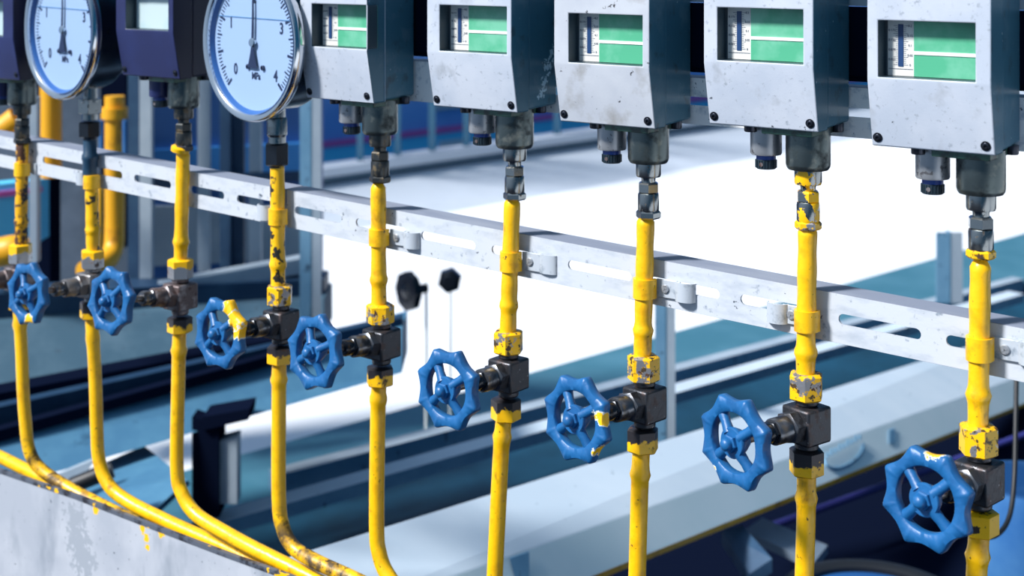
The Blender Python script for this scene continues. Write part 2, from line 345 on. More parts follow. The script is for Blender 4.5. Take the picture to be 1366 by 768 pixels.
# picture columns of the front's lower corners and of the window, picture row of the lower edge
BOXPX = {0: (None, 26.5, None, 3.4, 107), 2: (163.5, 240, 167.6, 224, 103), 4: (409, 497, 415.8, 490.3, 134), 5: (578, 690.5, 586.4, 675.5, 146),
         6: (747, 874, 758.4, 856.6, 167), 7: (946, 1092, 957, 1071, 171), 8: (1163, 1328, 1171.4, 1300.7, 201)}
def transmitter(i, zb, kind):
    d = L[i]; p = at(*d['port']); X = p.x
    navy = kind == 'navy'
    lab = {0: 'navy blue transmitter box cut off by the left edge of the photo',
           2: 'navy blue transmitter box with pale window between the two round gauges',
           4: 'leftmost grey transmitter box, right beside the large round gauge',
           5: 'second grey transmitter box from left, paint scraped on its right side',
           6: 'middle grey transmitter box of five, dirt stained around its window',
           7: 'fourth grey transmitter box from left, above yellow splashed fittings',
           8: 'rightmost and largest grey transmitter box with green display'}[i]
    r = thing('pressure_transmitter', Vector((X, 0, zb)), lab, 'pressure transmitter', 'transmitters along the pipe row')
    bl_, br_, wl_, wr_, by_ = BOXPX[i]
    x1 = at(br_, by_, -.0405).x; x0 = at(bl_, by_, -.0405).x if bl_ is not None else x1-.122
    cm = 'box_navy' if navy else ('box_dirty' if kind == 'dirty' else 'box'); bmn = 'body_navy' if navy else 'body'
    yF, yB, yC = -.0525, -.0400, -.018
    wx1 = at(wr_, 60, yF).x; wx0 = at(wl_, 60, yF).x if wl_ is not None else wx1-.088; zk, wz0, wz1, zt = zb+.0645, zb+.0680, zb+.1220, zb+.205
    yR = yF+.019
    bm = new()
    xs = [x0, wx0, wx1, x1]; zz = [(zb, yB), (zk, yF), (wz0, yF), (wz1, yF), (zt, yF)]
    g_ = [[bm.verts.new((x, y, z)) for x in xs] for z, y in zz]
    for a in range(4):
        for b in range(3):
            if a == 2 and b == 1: continue
            bm.faces.new((g_[a][b], g_[a][b+1], g_[a+1][b+1], g_[a+1][b]))
    bk = [[bm.verts.new((x, yC, z)) for x in xs] for z, y in zz]
    for a in range(4):
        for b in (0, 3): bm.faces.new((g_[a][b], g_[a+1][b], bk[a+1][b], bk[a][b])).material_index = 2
        for b in range(3):
            bm.faces.new((bk[a][b], bk[a][b+1], bk[a+1][b+1], bk[a+1][b]))
    for b in range(3):
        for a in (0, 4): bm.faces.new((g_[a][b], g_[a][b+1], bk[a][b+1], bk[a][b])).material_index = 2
    q = [g_[2][1], g_[2][2], g_[3][2], g_[3][1]]
    w = [bm.verts.new((v.co.x, yR, v.co.z)) for v in q]
    for k in range(4):
        bm.faces.new((q[k], q[(k+1) % 4], w[(k+1) % 4], w[k])).material_index = 1
    bm.faces.new(w).material_index = 1
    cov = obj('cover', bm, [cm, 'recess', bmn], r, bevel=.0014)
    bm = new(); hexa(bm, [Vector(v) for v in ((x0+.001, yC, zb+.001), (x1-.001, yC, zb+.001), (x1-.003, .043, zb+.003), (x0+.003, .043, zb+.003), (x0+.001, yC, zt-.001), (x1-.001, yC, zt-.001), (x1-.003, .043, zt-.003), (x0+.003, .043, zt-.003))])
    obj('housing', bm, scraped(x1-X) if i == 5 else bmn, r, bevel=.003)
    # what is behind the window
    W = wx1-wx0; sx0 = wx0+.028*W; gx0 = wx0+.31*W
    bm = new(); box(bm, (sx0, yR-.0015, wz0+.0005), (gx0, yR-.0002, wz1-.0005))
    sp = obj('scale_plate', bm, 'pane_pale' if navy else 'cream', r)
    if not navy:
        cx = (sx0+gx0)/2
        bm = new(); box(bm, (cx-.0026, yR-.0021, wz0+.0095), (cx+.0026, yR-.0013, wz1-.004)); obj('level_bar', bm, 'bar_blue', sp)
        bm = new()
        for k in range(21):
            z = wz0+.011+k*(.0375/20); ln = .0042 if k % 4 == 0 else .0022
            box(bm, (cx-.0030-ln, yR-.0018, z-.00018), (cx-.0030, yR-.0014, z+.00018))
            box(bm, (cx+.0030, yR-.0018, z-.00018), (cx+.0030+ln, yR-.0014, z+.00018))
        box(bm, (sx0+.001, yR-.0018, wz0+.0068), (gx0-.001, yR-.0014, wz0+.0073))
        for k, t in enumerate(('0.175', '0.125', '0.075', '0.025')):
            text_mesh(bm, t, .0032, facing(cx-.0088, yR-.0016, wz0+.0440-k*.0094))
        for k, t in enumerate(('0.2', '0.15', '0.1', '0.05', '0')):
            text_mesh(bm, t, .0032, facing(cx+.0092, yR-.0016, wz0+.0485-k*.0094))
        obj('scale_marks', bm, 'ink', sp, smooth=0)
    bm = new(); box(bm, (gx0, yR-.0022, wz0+.0005), (wx1-.0003, yR-.0002, wz1-.0005))
    pn = obj('indicator_panel', bm, 'pane_pale' if navy else 'pane_green', r)
    if not navy:
        bm = new(); box(bm, (gx0+.0003, yR-.0030, wz0+.0215), (wx1-.0006, yR-.0020, wz0+.0247)); obj('index_line', bm, 'white', pn)
    # corner screws on the sloped lower front
    for sx in (x0+.0065, x1-.0085):
        z = zb+.0085; y = yB+(yF-yB)*(.0085/.0645)
        n = Vector((0, -1, -(yB-yF)/.0645)).normalized()
        mt = Matrix.Translation((sx, y, z)) @ n.to_track_quat('Z', 'Y').to_matrix().to_4x4()
        bm = new(); lathe(bm, [(.0048, -.001), (.0048, .0006), (.0036, .0006), (.0034, -.0002), (.0034, .0012), (.0026, .0018), (.0016, .0018), (.0014, .0006), (0, .0006)], mt, 16)
        obj('screw', bm, 'screw', r)
    # underside
    bm = new(); box(bm, (X-.036, -.034, zb-.0065), (X+.020, .026, zb+.002)); obj('flange', bm, 'flange', r, bevel=.001)
    for bx, by in ((X-.050, -.03), (X+.033, .022)):
        bm = new(); lathe(bm, [(.0062, zb-.006), (.0068, zb-.005), (.0068, zb+.003)], Matrix.Translation((bx if bx < X else X+.022, by, 0)), 14); obj('bolt', bm, 'screw', r)
    pz = p.z
    bm = new(); lathe(bm, [(.0228, zb), (.0228, pz+.006), (.0222, pz+.003), (.0205, pz+.0005), (.018, pz)], Matrix.Translation((X, 0, 0)), 32)
    obj('process_port', bm, 'port', r)
    fm = {0: 'fitting_dark', 2: 'fitting_dark', 4: 'fitting_dark', 5: 'fitting', 6: 'fitting', 7: 'fitting_yel', 8: 'fitting'}[i]
    T = Matrix.Translation((X, 0, pz))
    bm = new()
    lathe(bm, [(.0140, .001), (.0140, -.0125), (.0132, -.0150), (.0085, -.0155), (.0078, -.018), (.0078, -.0225)], T, 28)
    hexnut(bm, .0122, -.0335, -.0215, T, .3+i)
    lathe(bm, [(.0070, -.033), (.0112, -.0335), (.0118, -.036), (.0118, -.0515), (.0112, -.053)], T, 28)
    obj('coupling', bm, fm, r)
    ml = {7: 'nut_mixed', 8: 'nut_mixed', 2: 'black_steel', 0: 'fitting_dark'}.get(i, fm)
    bm = new(); hexnut(bm, .0138, -.0615, -.0525, T, .7+i)
    obj('coupling_nut', bm, ml, r)
    if i == 2:
        bm = new(); mt = T @ Matrix.Translation((-.002, -.004, -.0585)) @ Matrix.Rotation(.25, 4, 'Y')
        lathe(bm, [(.0095, -.0045), (.0135, -.003), (.0138, .0025), (.010, .005), (0, .0045)], mt, 12)
        obj('paint_lump', bm, 'yellow', r)
    # cable gland
    gx = X-.0455; G = Matrix.Translation((gx, -.004, zb))
    bm = new(); lathe(bm, [(.0164, .001), (.0164, -.030), (.0156, -.0318), (.0105, -.032), (.0095, -.0322)], G, 26)
    gl_ = obj('cable_gland', bm, 'gland_dark' if navy else 'gland', r)
    bm = new(); lathe(bm, [(.0102, -.0315), (.0102, -.038), (.009, -.0385)], G, 24); obj('gland_ring', bm, 'ring_blue', gl_)
    bm = new(); n_ = 24
    for k in range(n_):
        a = 2*PI*k/n_; box(bm, (-.0006, .0100, -.0455), (.0006, .0113, -.0375), mat=G @ Matrix.Rotation(a, 4, 'Z'))
    lathe(bm, [(.0100, -.0365), (.0106, -.0372), (.0106, -.0458), (.0096, -.0468), (.006, -.0468)], G, 24)
    obj('gland_cap', bm, 'cap', gl_)
    bm = new(); lathe(bm, [(.0022, .0095), (.0022, .0118), (0, .0118)], G @ Matrix.Translation((0, 0, -.0415)) @ Matrix.Rotation(PI/2, 4, 'X'), 10); obj('cap_hole', bm, 'brown_steel', gl_)
    return r

def box_bottom(px, py): return at(px, py, -.0405).z
transmitter(0, box_bottom(20, 107), 'navy')
transmitter(2, box_bottom(202, 103), 'navy')
transmitter(4, box_bottom(453, 134), 'grey')
transmitter(5, box_bottom(634, 146), 'grey')
transmitter(6, box_bottom(810, 167), 'dirty')
transmitter(7, box_bottom(1020, 171), 'grey')
transmitter(8, box_bottom(1246, 201), 'grey')

# --- round gauges
def gauge(i, cx, cy, R, yf, depth, lab, yaw=7):
    d = L[i]; p = at(*d['port']); c = at(cx, cy, yf)
    r = thing('pressure_gauge', Vector((p.x, 0, p.z)), lab, 'pressure gauge', 'round gauges')
    A = Matrix.Translation((c.x, yf, c.z)) @ Matrix.Rotation(-math.radians(yaw), 4, 'Z') @ Matrix.Rotation(PI/2, 4, 'X')       # local +Z looks toward -Y
    bm = new(); lathe(bm, [(R*.80, -.009), (R*.935, -.009), (R*.87, -.012), (R*.87, -depth+.006), (R*.85, -depth), (R*.3, -depth-.002), (0, -depth-.002)], A, 72)
    lathe(bm, [(.005, 0), (.005, .003), (0, .003)], A @ Matrix.Translation((R*.867, 0, -depth*.5)) @ Matrix.Rotation(PI/2, 4, 'Y'), 14)
    case = obj('case', bm, 'gcase', r)
    bm = new(); lathe(bm, [(R*.925, -.010), (R*.985, -.010), (R, -.006), (R, .001), (R*.975, .0045), (R*.93, .0045), (R*.905, .0025), (R*.900, -.0005), (R*.91, -.010), (R*.925, -.010)], A, 96)
    obj('bezel', bm, 'chrome', r)
    bm = new(); lathe(bm, [(R*.905, -.0005), (R*.86, -.0065), (R*.86, -.0085), (R*.93, -.0085), (R*.93, -.003), (R*.905, -.0005)], A, 96); obj('inner_rim', bm, 'ginner', r)
    dd = -.0070
    bm = new(); lathe(bm, [(R*.9, dd-.001), (R*.90, dd), (0, dd)], A, 72); dial = obj('dial', bm, 'dial', r)
    rt = R*.805; bm = new()
    for k in range(81):
        a = math.radians(225-k*270/80); big = k % 10 == 0; mid = k % 5 == 0
        ln = R*(.115 if big else .10 if mid else .062); wd = R*(.0155 if big else .0095 if mid else .0065)
        box(bm, (rt-ln, -wd, dd), (rt, wd, dd+.0005), mat=A @ Matrix.Rotation(a, 4, 'Z'))
    obj('graduations', bm, 'dial_ink', dial, smooth=0)
    for k, (t, nx, ny) in enumerate((('0', -.40, -.36), ('1', -.50, .23), ('2', .0, .56), ('3', .56, .19), ('4', .44, -.405))):
        bm = new()
        text_mesh(bm, t, R*.20, A @ Matrix.Translation((R*nx, R*ny, dd+.0003)), bold=R*.0045, sx=.8); obj('numeral', bm, 'dial_ink', dial, smooth=0)
    bm = new(); text_mesh(bm, 'MPa', R*.125, A @ Matrix.Translation((R*.035, -R*.425, dd+.0003)), bold=R*.003, sx=.85); obj('unit_lettering', bm, 'dial_ink', dial, smooth=0)
    for s in (-1, 1):
        bm = new(); lathe(bm, [(R*.032, dd-.001), (R*.032, dd+.003), (R*.018, dd+.0035), (R*.014, dd+.002), (0, dd+.002)], A @ Matrix.Translation((s*R*.155+R*.035, -R*.31, 0)), 14); obj('stop_pin', bm, 'dial_ink', dial)
    bm = new(); box(bm, (-R*.84, R*.302, dd), (R*.84, R*.313, dd+.0008), mat=A @ Matrix.Rotation(-.012, 4, 'Z')); obj('liquid_line', bm, 'line', dial)
    bm = new(); pts = [(-R*.022, 0), (R*.022, 0), (R*.028, R*.35), (R*.014, R*.78), (-R*.002, R*.78), (-R*.006, R*.35)]
    tail = [(-R*.016, 0), (R*.016, 0), (R*.04, -R*.13), (R*.095, -R*.315), (0, -R*.325), (-R*.095, -R*.315), (-R*.04, -R*.13)]
    for poly in (pts, tail):
        lo = [bm.verts.new(A @ Vector((x, y, dd+.003))) for x, y in poly]; hi = [bm.verts.new(A @ Vector((x, y, dd+.0040))) for x, y in poly]
        bm.faces.new(lo); bm.faces.new(hi)
        for k in range(len(poly)): bm.faces.new((lo[k], lo[(k+1) % len(poly)], hi[(k+1) % len(poly)], hi[k]))
    po = obj('pointer', bm, 'dial_ink', r, smooth=0)
    bm = new(); lathe(bm, [(R*.05, dd), (R*.05, dd+.0045), (R*.062, dd+.0045), (R*.05, dd+.006), (0, dd+.0065)], A, 20); obj('pointer_hub', bm, 'chrome', po)
    bm = new(); lathe(bm, [(0, .0012), (R*.92, .0012), (R*.92, .0024), (0, .0024)], A, 64); obj('glass_pane', bm, 'glass', r)
    # socket under the case
    T = Matrix.Translation((p.x, 0, p.z)); top = c.z-math.sqrt(max((R*.93)**2-min((p.x-c.x)**2, (R*.5)**2), 0))+.010-p.z
    bm = new(); lathe(bm, [(.0115, top), (.0118, .0)], T, 24)
    q = at(d['top'][0], d['top'][1])
    if i == 1: lathe(bm, [(.0115, .001), (.0135, 0), (.0135, -.004), (.012, -.0045), (.012, -.031)], T, 20); box(bm, (p.x-.0125, -.0125, p.z-.021), (p.x+.0125, .0125, p.z+.002))
    else: lathe(bm, [(.0135, .002), (.0140, 0), (.0140, -.022), (.0120, -.0235), (.0120, -.034)], T, 24)
    obj('socket', bm, 'fitting', r, bevel=.001)
    z0, z1 = (-.033, -.057) if i == 1 else (-.033, -.063)
    bm = new(); hexnut(bm, .0172, z1, z0, T, .25, .1); lathe(bm, [(.0105, z1+.001), (.0105, z1-.003)], T, 20)
    obj('swivel_nut', bm, 'black_plain', r)
    if i == 1:
        bm = new(); zb_ = q.z-p.z; lathe(bm, [(.0100, z1+.001), (.0102, z1-.024), (.0122, z1-.027), (.0125, z1-.033), (.0112, z1-.036), (.0112, zb_-.004)], T, 22)
        obj('taped_section', bm, 'taped', r)
    return r
gauge(1, 79.8, 40, .1045, -.050, .066, 'round silver rimmed pressure gauge between the two navy boxes')
gauge(3, 333.8, 57, .1045, -.057, .066, 'round silver rimmed pressure gauge beside the leftmost grey box')

# --- handwheel valves and the pipes
WPATCH = {1: [((.012, 0, -.040), .013)], 3: [((.018, 0, .034), .013), ((.032, 0, .020), .014), ((.036, 0, .008), .010)], 6: [((.030, 0, .016), .0065), ((.036, 0, .010), .008), ((.034, 0, -.026), .007)],
          7: [((-.032, 0, -.036), .011)], 8: [((.004, 0, .046), .010), ((-.034, 0, .036), .006)]}
def wheel_shape(bm, mt, R=.0468):
    n = 160
    # cross-section of the rim: (inward fraction, axial position); axial + is toward the viewer
    ri = .0292
    sec = [(0.0, -.0035), (0.0, .0048), (.08, .0062), (.5, .0068), (.90, .0060), (1.0, .0040), (1.0, -.0040), (.86, -.0062), (.14, -.0062)]
    rings = []
    for k in range(n):
        a = 2*PI*k/n
        u = abs(((8*a/(2*PI)) % 1)*2-1); u = 1-u           # 0 at a lobe tip, 1 in the valley
        u = max(0, (math.sqrt(u*u+.012)-.11)/.896)
        ro = R-.0066*(1-(1-u)**1.9)
        crease = .0009*math.exp(-((math.sin(4*a))**2)/.02)
        ring = []
        for f, y in sec:
            rr = ri+(ro-ri)*f
            yy = y+(crease if .1 < f < .95 and y > 0 else 0)
            ring.append(bm.verts.new(mt @ Vector((rr*math.cos(a), -yy, rr*math.sin(a)))))
        rings.append(ring)
    for k in range(n):
        a, b = rings[k], rings[(k+1) % n]
        for j in range(len(sec)): bm.faces.new((a[j], a[(j+1) % len(sec)], b[(j+1) % len(sec)], b[j]))
def valve(i):
    d = L[i]; c = at(*d['blk']); yaw = math.radians(d['yaw'])
    desc = {0: 'brown-grey needle valve on the leftmost pipe, handle cut off by photo edge',
            1: 'worn grey needle valve on second pipe from left with leftmost blue handwheel',
            2: 'rusty brown needle valve on third pipe, below the rightmost navy box',
            3: 'dark needle valve on the fourth pipe, large yellow drip atop its blue handwheel',
            4: 'dark needle valve with clean blue handwheel, below leftmost grey box',
            5: 'dark needle valve with clean blue handwheel seen against white ground, sixth pipe',
            6: 'dark needle valve on seventh pipe, two yellow drips right on blue handwheel',
            7: 'dark needle valve on eighth pipe, yellow dab lower left on blue handwheel',
            8: 'rightmost needle valve, its large blue handwheel yellow at the top edge'}[i]
    r = thing('needle_valve', c, desc, 'valve', 'handwheel valves along the pipe row')
    hw = .0180
    if d['wheel']:
        # stem lies in the vertical plane through the pipe at the valve's yaw
        nrm = Vector((math.cos(yaw), -math.sin(yaw), 0))
        rr = ray(*d['wheel']); t = (c-EYE).dot(nrm)/rr.dot(nrm); wc = EYE+rr*t
        ax = wc-c
    else:
        ax = Vector((-.006, -.125, .012))
    ln = ax.length; d['len'] = ln
    az = ax.normalized()
    # local frame of the valve: -Y along stem
    Yv = -az; Xv = Vector((0, 0, 1)).cross(az).normalized(); Xv = -Xv if Xv.x < 0 else Xv
    Zv = Xv.cross(Yv).normalized()
    RT = Matrix((Xv, Yv, Zv)).transposed().to_4x4()
    MT = Matrix.Translation(c) @ RT
    RB = Matrix.Translation(c) @ Matrix.Rotation(-yaw, 4, 'Z')
    bmn = {0: 'brown_steel', 1: 'grey_steel', 2: 'brown_steel'}.get(i, 'black_steel')
    bm = new(); box(bm, (-hw, -hw, -.0185), (hw, hw, .0185), mat=RB)
    lathe(bm, [(.0118, .018), (.0118, .027)], RB, 22); lathe(bm, [(.0122, -.018), (.0122, -.027)], RB, 22)
    obj('valve_body', bm, bmn, r, bevel=.0026)
    zt = at(*d['nut']).z-c.z; zl0 = at(d['low'][0], d['low'][1]).z-c.z; zl1 = at(d['low'][0], d['low'][2]).z-c.z
    un = {0: 'nut_silver', 1: 'nut_silver', 2: 'nut_silver'}.get(i, 'nut_mixed')
    xo = at(*d['nut']).x-c.x
    bm = new(); hexnut(bm, .0182, .0245, zt, Matrix.Translation((c.x+xo*.5, 0, c.z)), .12+i*.37+yaw, .1); obj('union_nut', bm, un, r)
    bm = new(); hexnut(bm, .0180, zl1, min(zl0, -.0225), Matrix.Translation((c.x+(at(d['low'][0], d['low'][1]).x-c.x)*.6, 0, c.z)), .4+i*.23+yaw, .1); obj('union_nut', bm, 'nut_low_yel' if i == 8 else 'nut_low', r)
    K = MT @ Matrix.Rotation(PI/2, 4, 'X')      # local +Z toward the handwheel
    bm = new(); hexnut(bm, .0165, hw-.002, hw+.014, K, .26, .1)
    s1 = .052 if ln > .1 else .046
    lathe(bm, [(.0128, hw+.013), (.0134, hw+.016), (.0134, s1-.002), (.0122, s1)], K, 26)
    obj('bonnet', bm, {0: 'brown_steel', 1: 'grey_steel', 2: 'brown_steel'}.get(i, 'bonnet'), r)
    bm = new(); hexnut(bm, .0115, s1-.001, s1+.005, K, .1, .1); lathe(bm, [(.0098, s1+.004), (.0105, s1+.007), (.0105, s1+.015), (.0088, s1+.018)], K, 22); obj('packing_nut', bm, 'black_plain' if i > 2 else 'bonnet', r)
    if not d['wheel']:
        bm = new(); lathe(bm, [(.0045, s1), (.0045, ln)], K, 14); obj('stem', bm, 'stem', r); return r
    bm = new(); lathe(bm, [(.0046, s1), (.0046, ln+.006)], K, 14); obj('stem', bm, 'stem', r)
    # handwheel: own material with its paint drips
    spin = {1: .2, 2: .5, 3: .35, 4: .15, 5: .3, 6: .25, 7: .33, 8: .42}[i]
    W = MT @ Matrix.Translation((0, -ln, 0))
    bm = new(); wheel_shape(bm, W @ Matrix.Rotation(spin, 4, 'Y'))
    base = W.translation-c
    pts = [(RT @ Vector(p) + base, q) for p, q in WPATCH.get(i, [])]
    wm = wheel_mat(i, pts)
    hwl = obj('handwheel', bm, wm, r, smooth=50)
    for k in range(4):
        a = spin+.35+k*PI/2; bm = new()
        q0 = Vector((.010*math.cos(a), -.004, .010*math.sin(a))); q1 = Vector((.0318*math.cos(a), .0005, .0318*math.sin(a)))
        qm = (q0+q1)/2
        tube(bm, [W @ q0, W @ qm, W @ q1], [.0060, .0050, .0062], 12); obj('spoke', bm, wm, hwl)
    HK = W @ Matrix.Rotation(PI/2, 4, 'X')
    bm = new(); lathe(bm, [(.0075, -.012), (.0120, -.004), (.0152, .0042), (.0152, .0070), (.0142, .0082), (.0075, .0084)], HK, 28); obj('hub', bm, wm, hwl)
    bm = new(); hexnut(bm, .0088, .0075, .0128, HK, .2+i, .12); lathe(bm, [(.0062, .012), (.0062, .0165), (.0050, .0188), (.0024, .0200), (0, .0203)], HK, 16); obj('hub_nut', bm, wm, hwl)
    return r
for i in range(9): valve(i)

def pipe_pts(px, ys):
    pts = [at(x, y, yy) for (x, y), yy in zip(px, ys)]
    return pts
def gas_pipe(i, upper):
    d = L[i]
    if upper:
        a, b = d['top'], d['nut']
        pa, pb = at(*a), at(*b); zc = at(a[0], d['bulge'][0]).z
        pts, rad = [], []; n = 40
        for k in range(n+1):
            t = k/n; p = pa.lerp(pb+Vector((0, 0, -.004)), t)
            r = PR*(1+.05*math.sin(t*23+i)*.6)
            if i not in (1, 3):
                dz = pa.z-p.z
                r *= min(1, .55+.45*max(0, dz/.008)) if dz < .008 else 1
            r += .0022*math.exp(-((p.z-zc)/.0045)**2)
            pts.append(p); rad.append(r)
        lab = {0: 'rust-streaked yellow pipe above the leftmost valve, below the cut-off navy box',
               1: 'yellow pipe above the second valve from left, under the smaller left gauge',
               2: 'yellow pipe above the rusty brown valve, below the navy box between gauges',
               3: 'black-stained yellow pipe above fourth valve, under the larger round gauge',
               4: 'yellow pipe below leftmost grey transmitter box, above its valve',
               5: 'yellow pipe below second grey transmitter box, above its valve',
               6: 'yellow pipe below middle grey transmitter box, above its valve',
               7: 'yellow pipe below fourth grey transmitter box, above its valve',
               8: 'yellow pipe below rightmost grey transmitter box, above its valve'}[i]
        m = {0: 'rusty_pipe', 3: 'stained_pipe', 1: 'stained_pipe', 4: 'yellow_dirty'}.get(i, 'yellow')
        base = pb
    else:
        px = LOWPATH[i]; n = len(px)
        ys = {0: [0]*5+[.006, .016, .028, .034, .036, .036], 1: [0]*5+[.004, .010, .016, .018, .018, .018], 2: [0]*7+[.006, .010, .012], 3: [0]*6+[.004, .012, .018]}.get(i, [0]*n)
        raw = pipe_pts(px, ys); raw[0] = raw[0]+Vector((0, 0, .004))
        pts = smooth_path(raw, 8); zc = at(d['low'][0], d['bulge'][1]).z
        rad = [PR*(1.0)+.0022*math.exp(-((p.z-zc)/.0045)**2) if k < len(pts)*.6 else PR for k, p in enumerate(pts)]
        lab = ['lower yellow pipe of the leftmost valve, bending along the grey sheet edge', 'lower yellow pipe of the second valve from left, bending over the grey sheet',
               'lower yellow pipe of the rusty brown valve, bending toward bottom', 'lower yellow pipe of fourth valve, bending right at the bottom',
               'lower yellow pipe below the fifth valve, just starting to bend at bottom', 'straight lower yellow pipe below the sixth valve, leaning slightly left',
               'straight lower yellow pipe below the seventh valve', 'straight lower yellow pipe below the eighth valve', 'short lower yellow pipe below the rightmost valve'][i]
        m = 'yellow_bend' if i in (0, 3) else 'yellow'; base = pts[0]
    bm = new(); tube(bm, pts, rad, 22)
    tag(obj('gas_pipe', bm, m, None, loc=Vector((base.x, 0, base.z))), lab, 'pipe', 'upper yellow pipes' if upper else 'lower yellow pipes')
for i in range(9):
    gas_pipe(i, True); gas_pipe(i, False)
# one more pipe running along behind the sheet from the left
bm = new(); tube(bm, smooth_path([at(x, y, .060) for x, y in ((-60, 584), (-5, 607), (30, 624), (110, 664), (220, 718), (330, 772))], 6), PR*1.05, 18)
tag(obj('gas_pipe', bm, 'yellow_dirty', None, loc=at(-5, 607, .03)), 'dirty yellow pipe entering low at the left edge, along the grey sheet', 'pipe')

# --- slotted mounting rail
YR = .0135; RH = .0505
zr = [at(1093, 387, YR).z, at(130, 205.5, YR).z, at(700, 321, YR).z, at(345, 263, YR).z]
print('RAIL', zr)
ZR = lambda x: ZA+ZB*x
xa, xb = at(130, 205.5, YR), at(1093, 387, YR)
ZB = (xb.z-xa.z)/(xb.x-xa.x); ZA = xa.z-ZB*xa.x
def rail(name, x0, x1, y, topz, h, depth, label, slots, mats, flip=1, thick=.0028, hh=.0056):
    """front plate with stadium slots (cx, half length) and two flanges; topz(x) gives its top edge"""
    bm = new(); R = []
    cells = []; xs = x0
    for cx, hl in sorted(slots):
        if cx+hl < x0 or cx-hl > x1: continue
        a, b = max(x0, cx-hl-.011), min(x1, cx+hl+.011)
        if a > xs: cells.append((xs, a, None))
        cells.append((a, b, (cx, hl))); xs = b
    if xs < x1: cells.append((xs, x1, None))
    def quadz(x, f): t = topz(x); return t-h*(1-f)
    fronts = []
    for a, b, s in cells:
        def V(x, f, yy): return bm.verts.new((x, yy, quadz(x, f)))
        if s is None:
            for yy in (y, y+thick): bm.faces.new((V(a, 0, yy), V(b, 0, yy), V(b, 1, yy), V(a, 1, yy)))
            continue
        cx, hl = s; N = 14; hole = []
        x0h, x1h = max(cx-hl, a+.003), min(cx+hl, b-.003)
        for k in range(N+1):
            an = -PI/2+PI*k/N; hole.append((x1h-hh+hh*math.cos(an), hh*math.sin(an)))
        for k in range(N+1):
            an = PI/2+PI*k/N; hole.append((x0h+hh+hh*math.cos(an), hh*math.sin(an)))
        mx_, hw_ = (a+b)/2, (b-a)/2; outer = []
        for hx, hz in hole:
            dx = hx-mx_; inner = hw_-.011-hh
            if abs(dx) <= inner+1e-9 or abs(hz) > hh*.707:
                outer.append([hx if abs(dx) <= inner+1e-9 else mx_+math.copysign(inner+(hw_-inner)*(abs(dx)-inner)/(hh*.707) if (abs(dx)-inner) < hh*.707 else hw_, dx), 1 if hz > 0 else 0])
            else: outer.append([mx_+math.copysign(hw_, dx), .5+.5*hz/(hh*.707)])
        for corner in ((a, 0), (a, 1), (b, 0), (b, 1)):
            q = min(range(len(outer)), key=lambda k: (outer[k][0]-corner[0])**2+((outer[k][1]-corner[1])*h)**2); outer[q] = list(corner)
        n = len(hole); rg = []
        for yy in (y, y+thick):
            ho = [bm.verts.new((hx, yy, quadz(hx, .5)+hz)) for hx, hz in hole]; ou = [V(x, min(1, max(0, f)), yy) for x, f in outer]
            for k in range(n):
                k2 = (k+1) % n
                try: bm.faces.new((ho[k], ho[k2], ou[k2], ou[k]))
                except ValueError: pass
            rg.append(ho)
        for k in range(n): bm.faces.new((rg[0][k], rg[0][(k+1) % n], rg[1][(k+1) % n], rg[1][k]))
    # flanges
    for f, mi in ((1, 1), (0, 0)):
        za, zb_ = quadz(x0, f), quadz(x1, f); t = -.0028 if f else .0028
        e = .0003 if f else -.0003; yq = y+.0006
        hexa(bm, [Vector(v) for v in ((x0, yq, za+e), (x1, yq, zb_+e), (x1, y+depth, zb_+e), (x0, y+depth, za+e), (x0, yq, za+t), (x1, yq, zb_+t), (x1, y+depth, zb_+t), (x0, y+depth, za+t))], mi)
    bmesh.ops.remove_doubles(bm, verts=bm.verts, dist=.00005)
    for x in (x0, x1):
        pass
    o = obj(name, bm, mats, None, smooth=0, loc=Vector(((x0+x1)/2, y, topz((x0+x1)/2)-h)))
    return tag(o, label, 'rail')
xj = at(381, 290, YR).x
x1s = at(757, 360, YR).x; x2s = at(843, 370, YR).x; pit = .1118; hl = (x2s-x1s)/2*.985; c0 = (x1s+x2s)/2
# measured slots on the left piece
sl_left = [((at(a, b, YR).x+at(a2, b2, YR).x)/2, (at(a2, b2, YR).x-at(a, b, YR).x)/2) for a, b, a2, b2 in ((-30, 213, 22, 222), (57, 230, 112, 238), (128, 243, 163, 248), (179, 250, 228, 259), (254, 264, 299, 272), (316, 274, 366, 283))]
rail('mounting_rail', at(-90, 190, YR).x, xj-.002, YR, ZR, RH, .036, 'left piece of the long white slotted rail, behind the first four pipes', sl_left, ['rail', 'rail_top'])
sl = [(c0+k*pit, hl) for k in range(-4, 12)]
rail('mounting_rail', xj+.002, at(1420, 440, YR).x+.5, YR, ZR, RH, .036, 'long right piece of the white slotted rail, behind the fifth to ninth pipes', sl, ['rail', 'rail_top'])

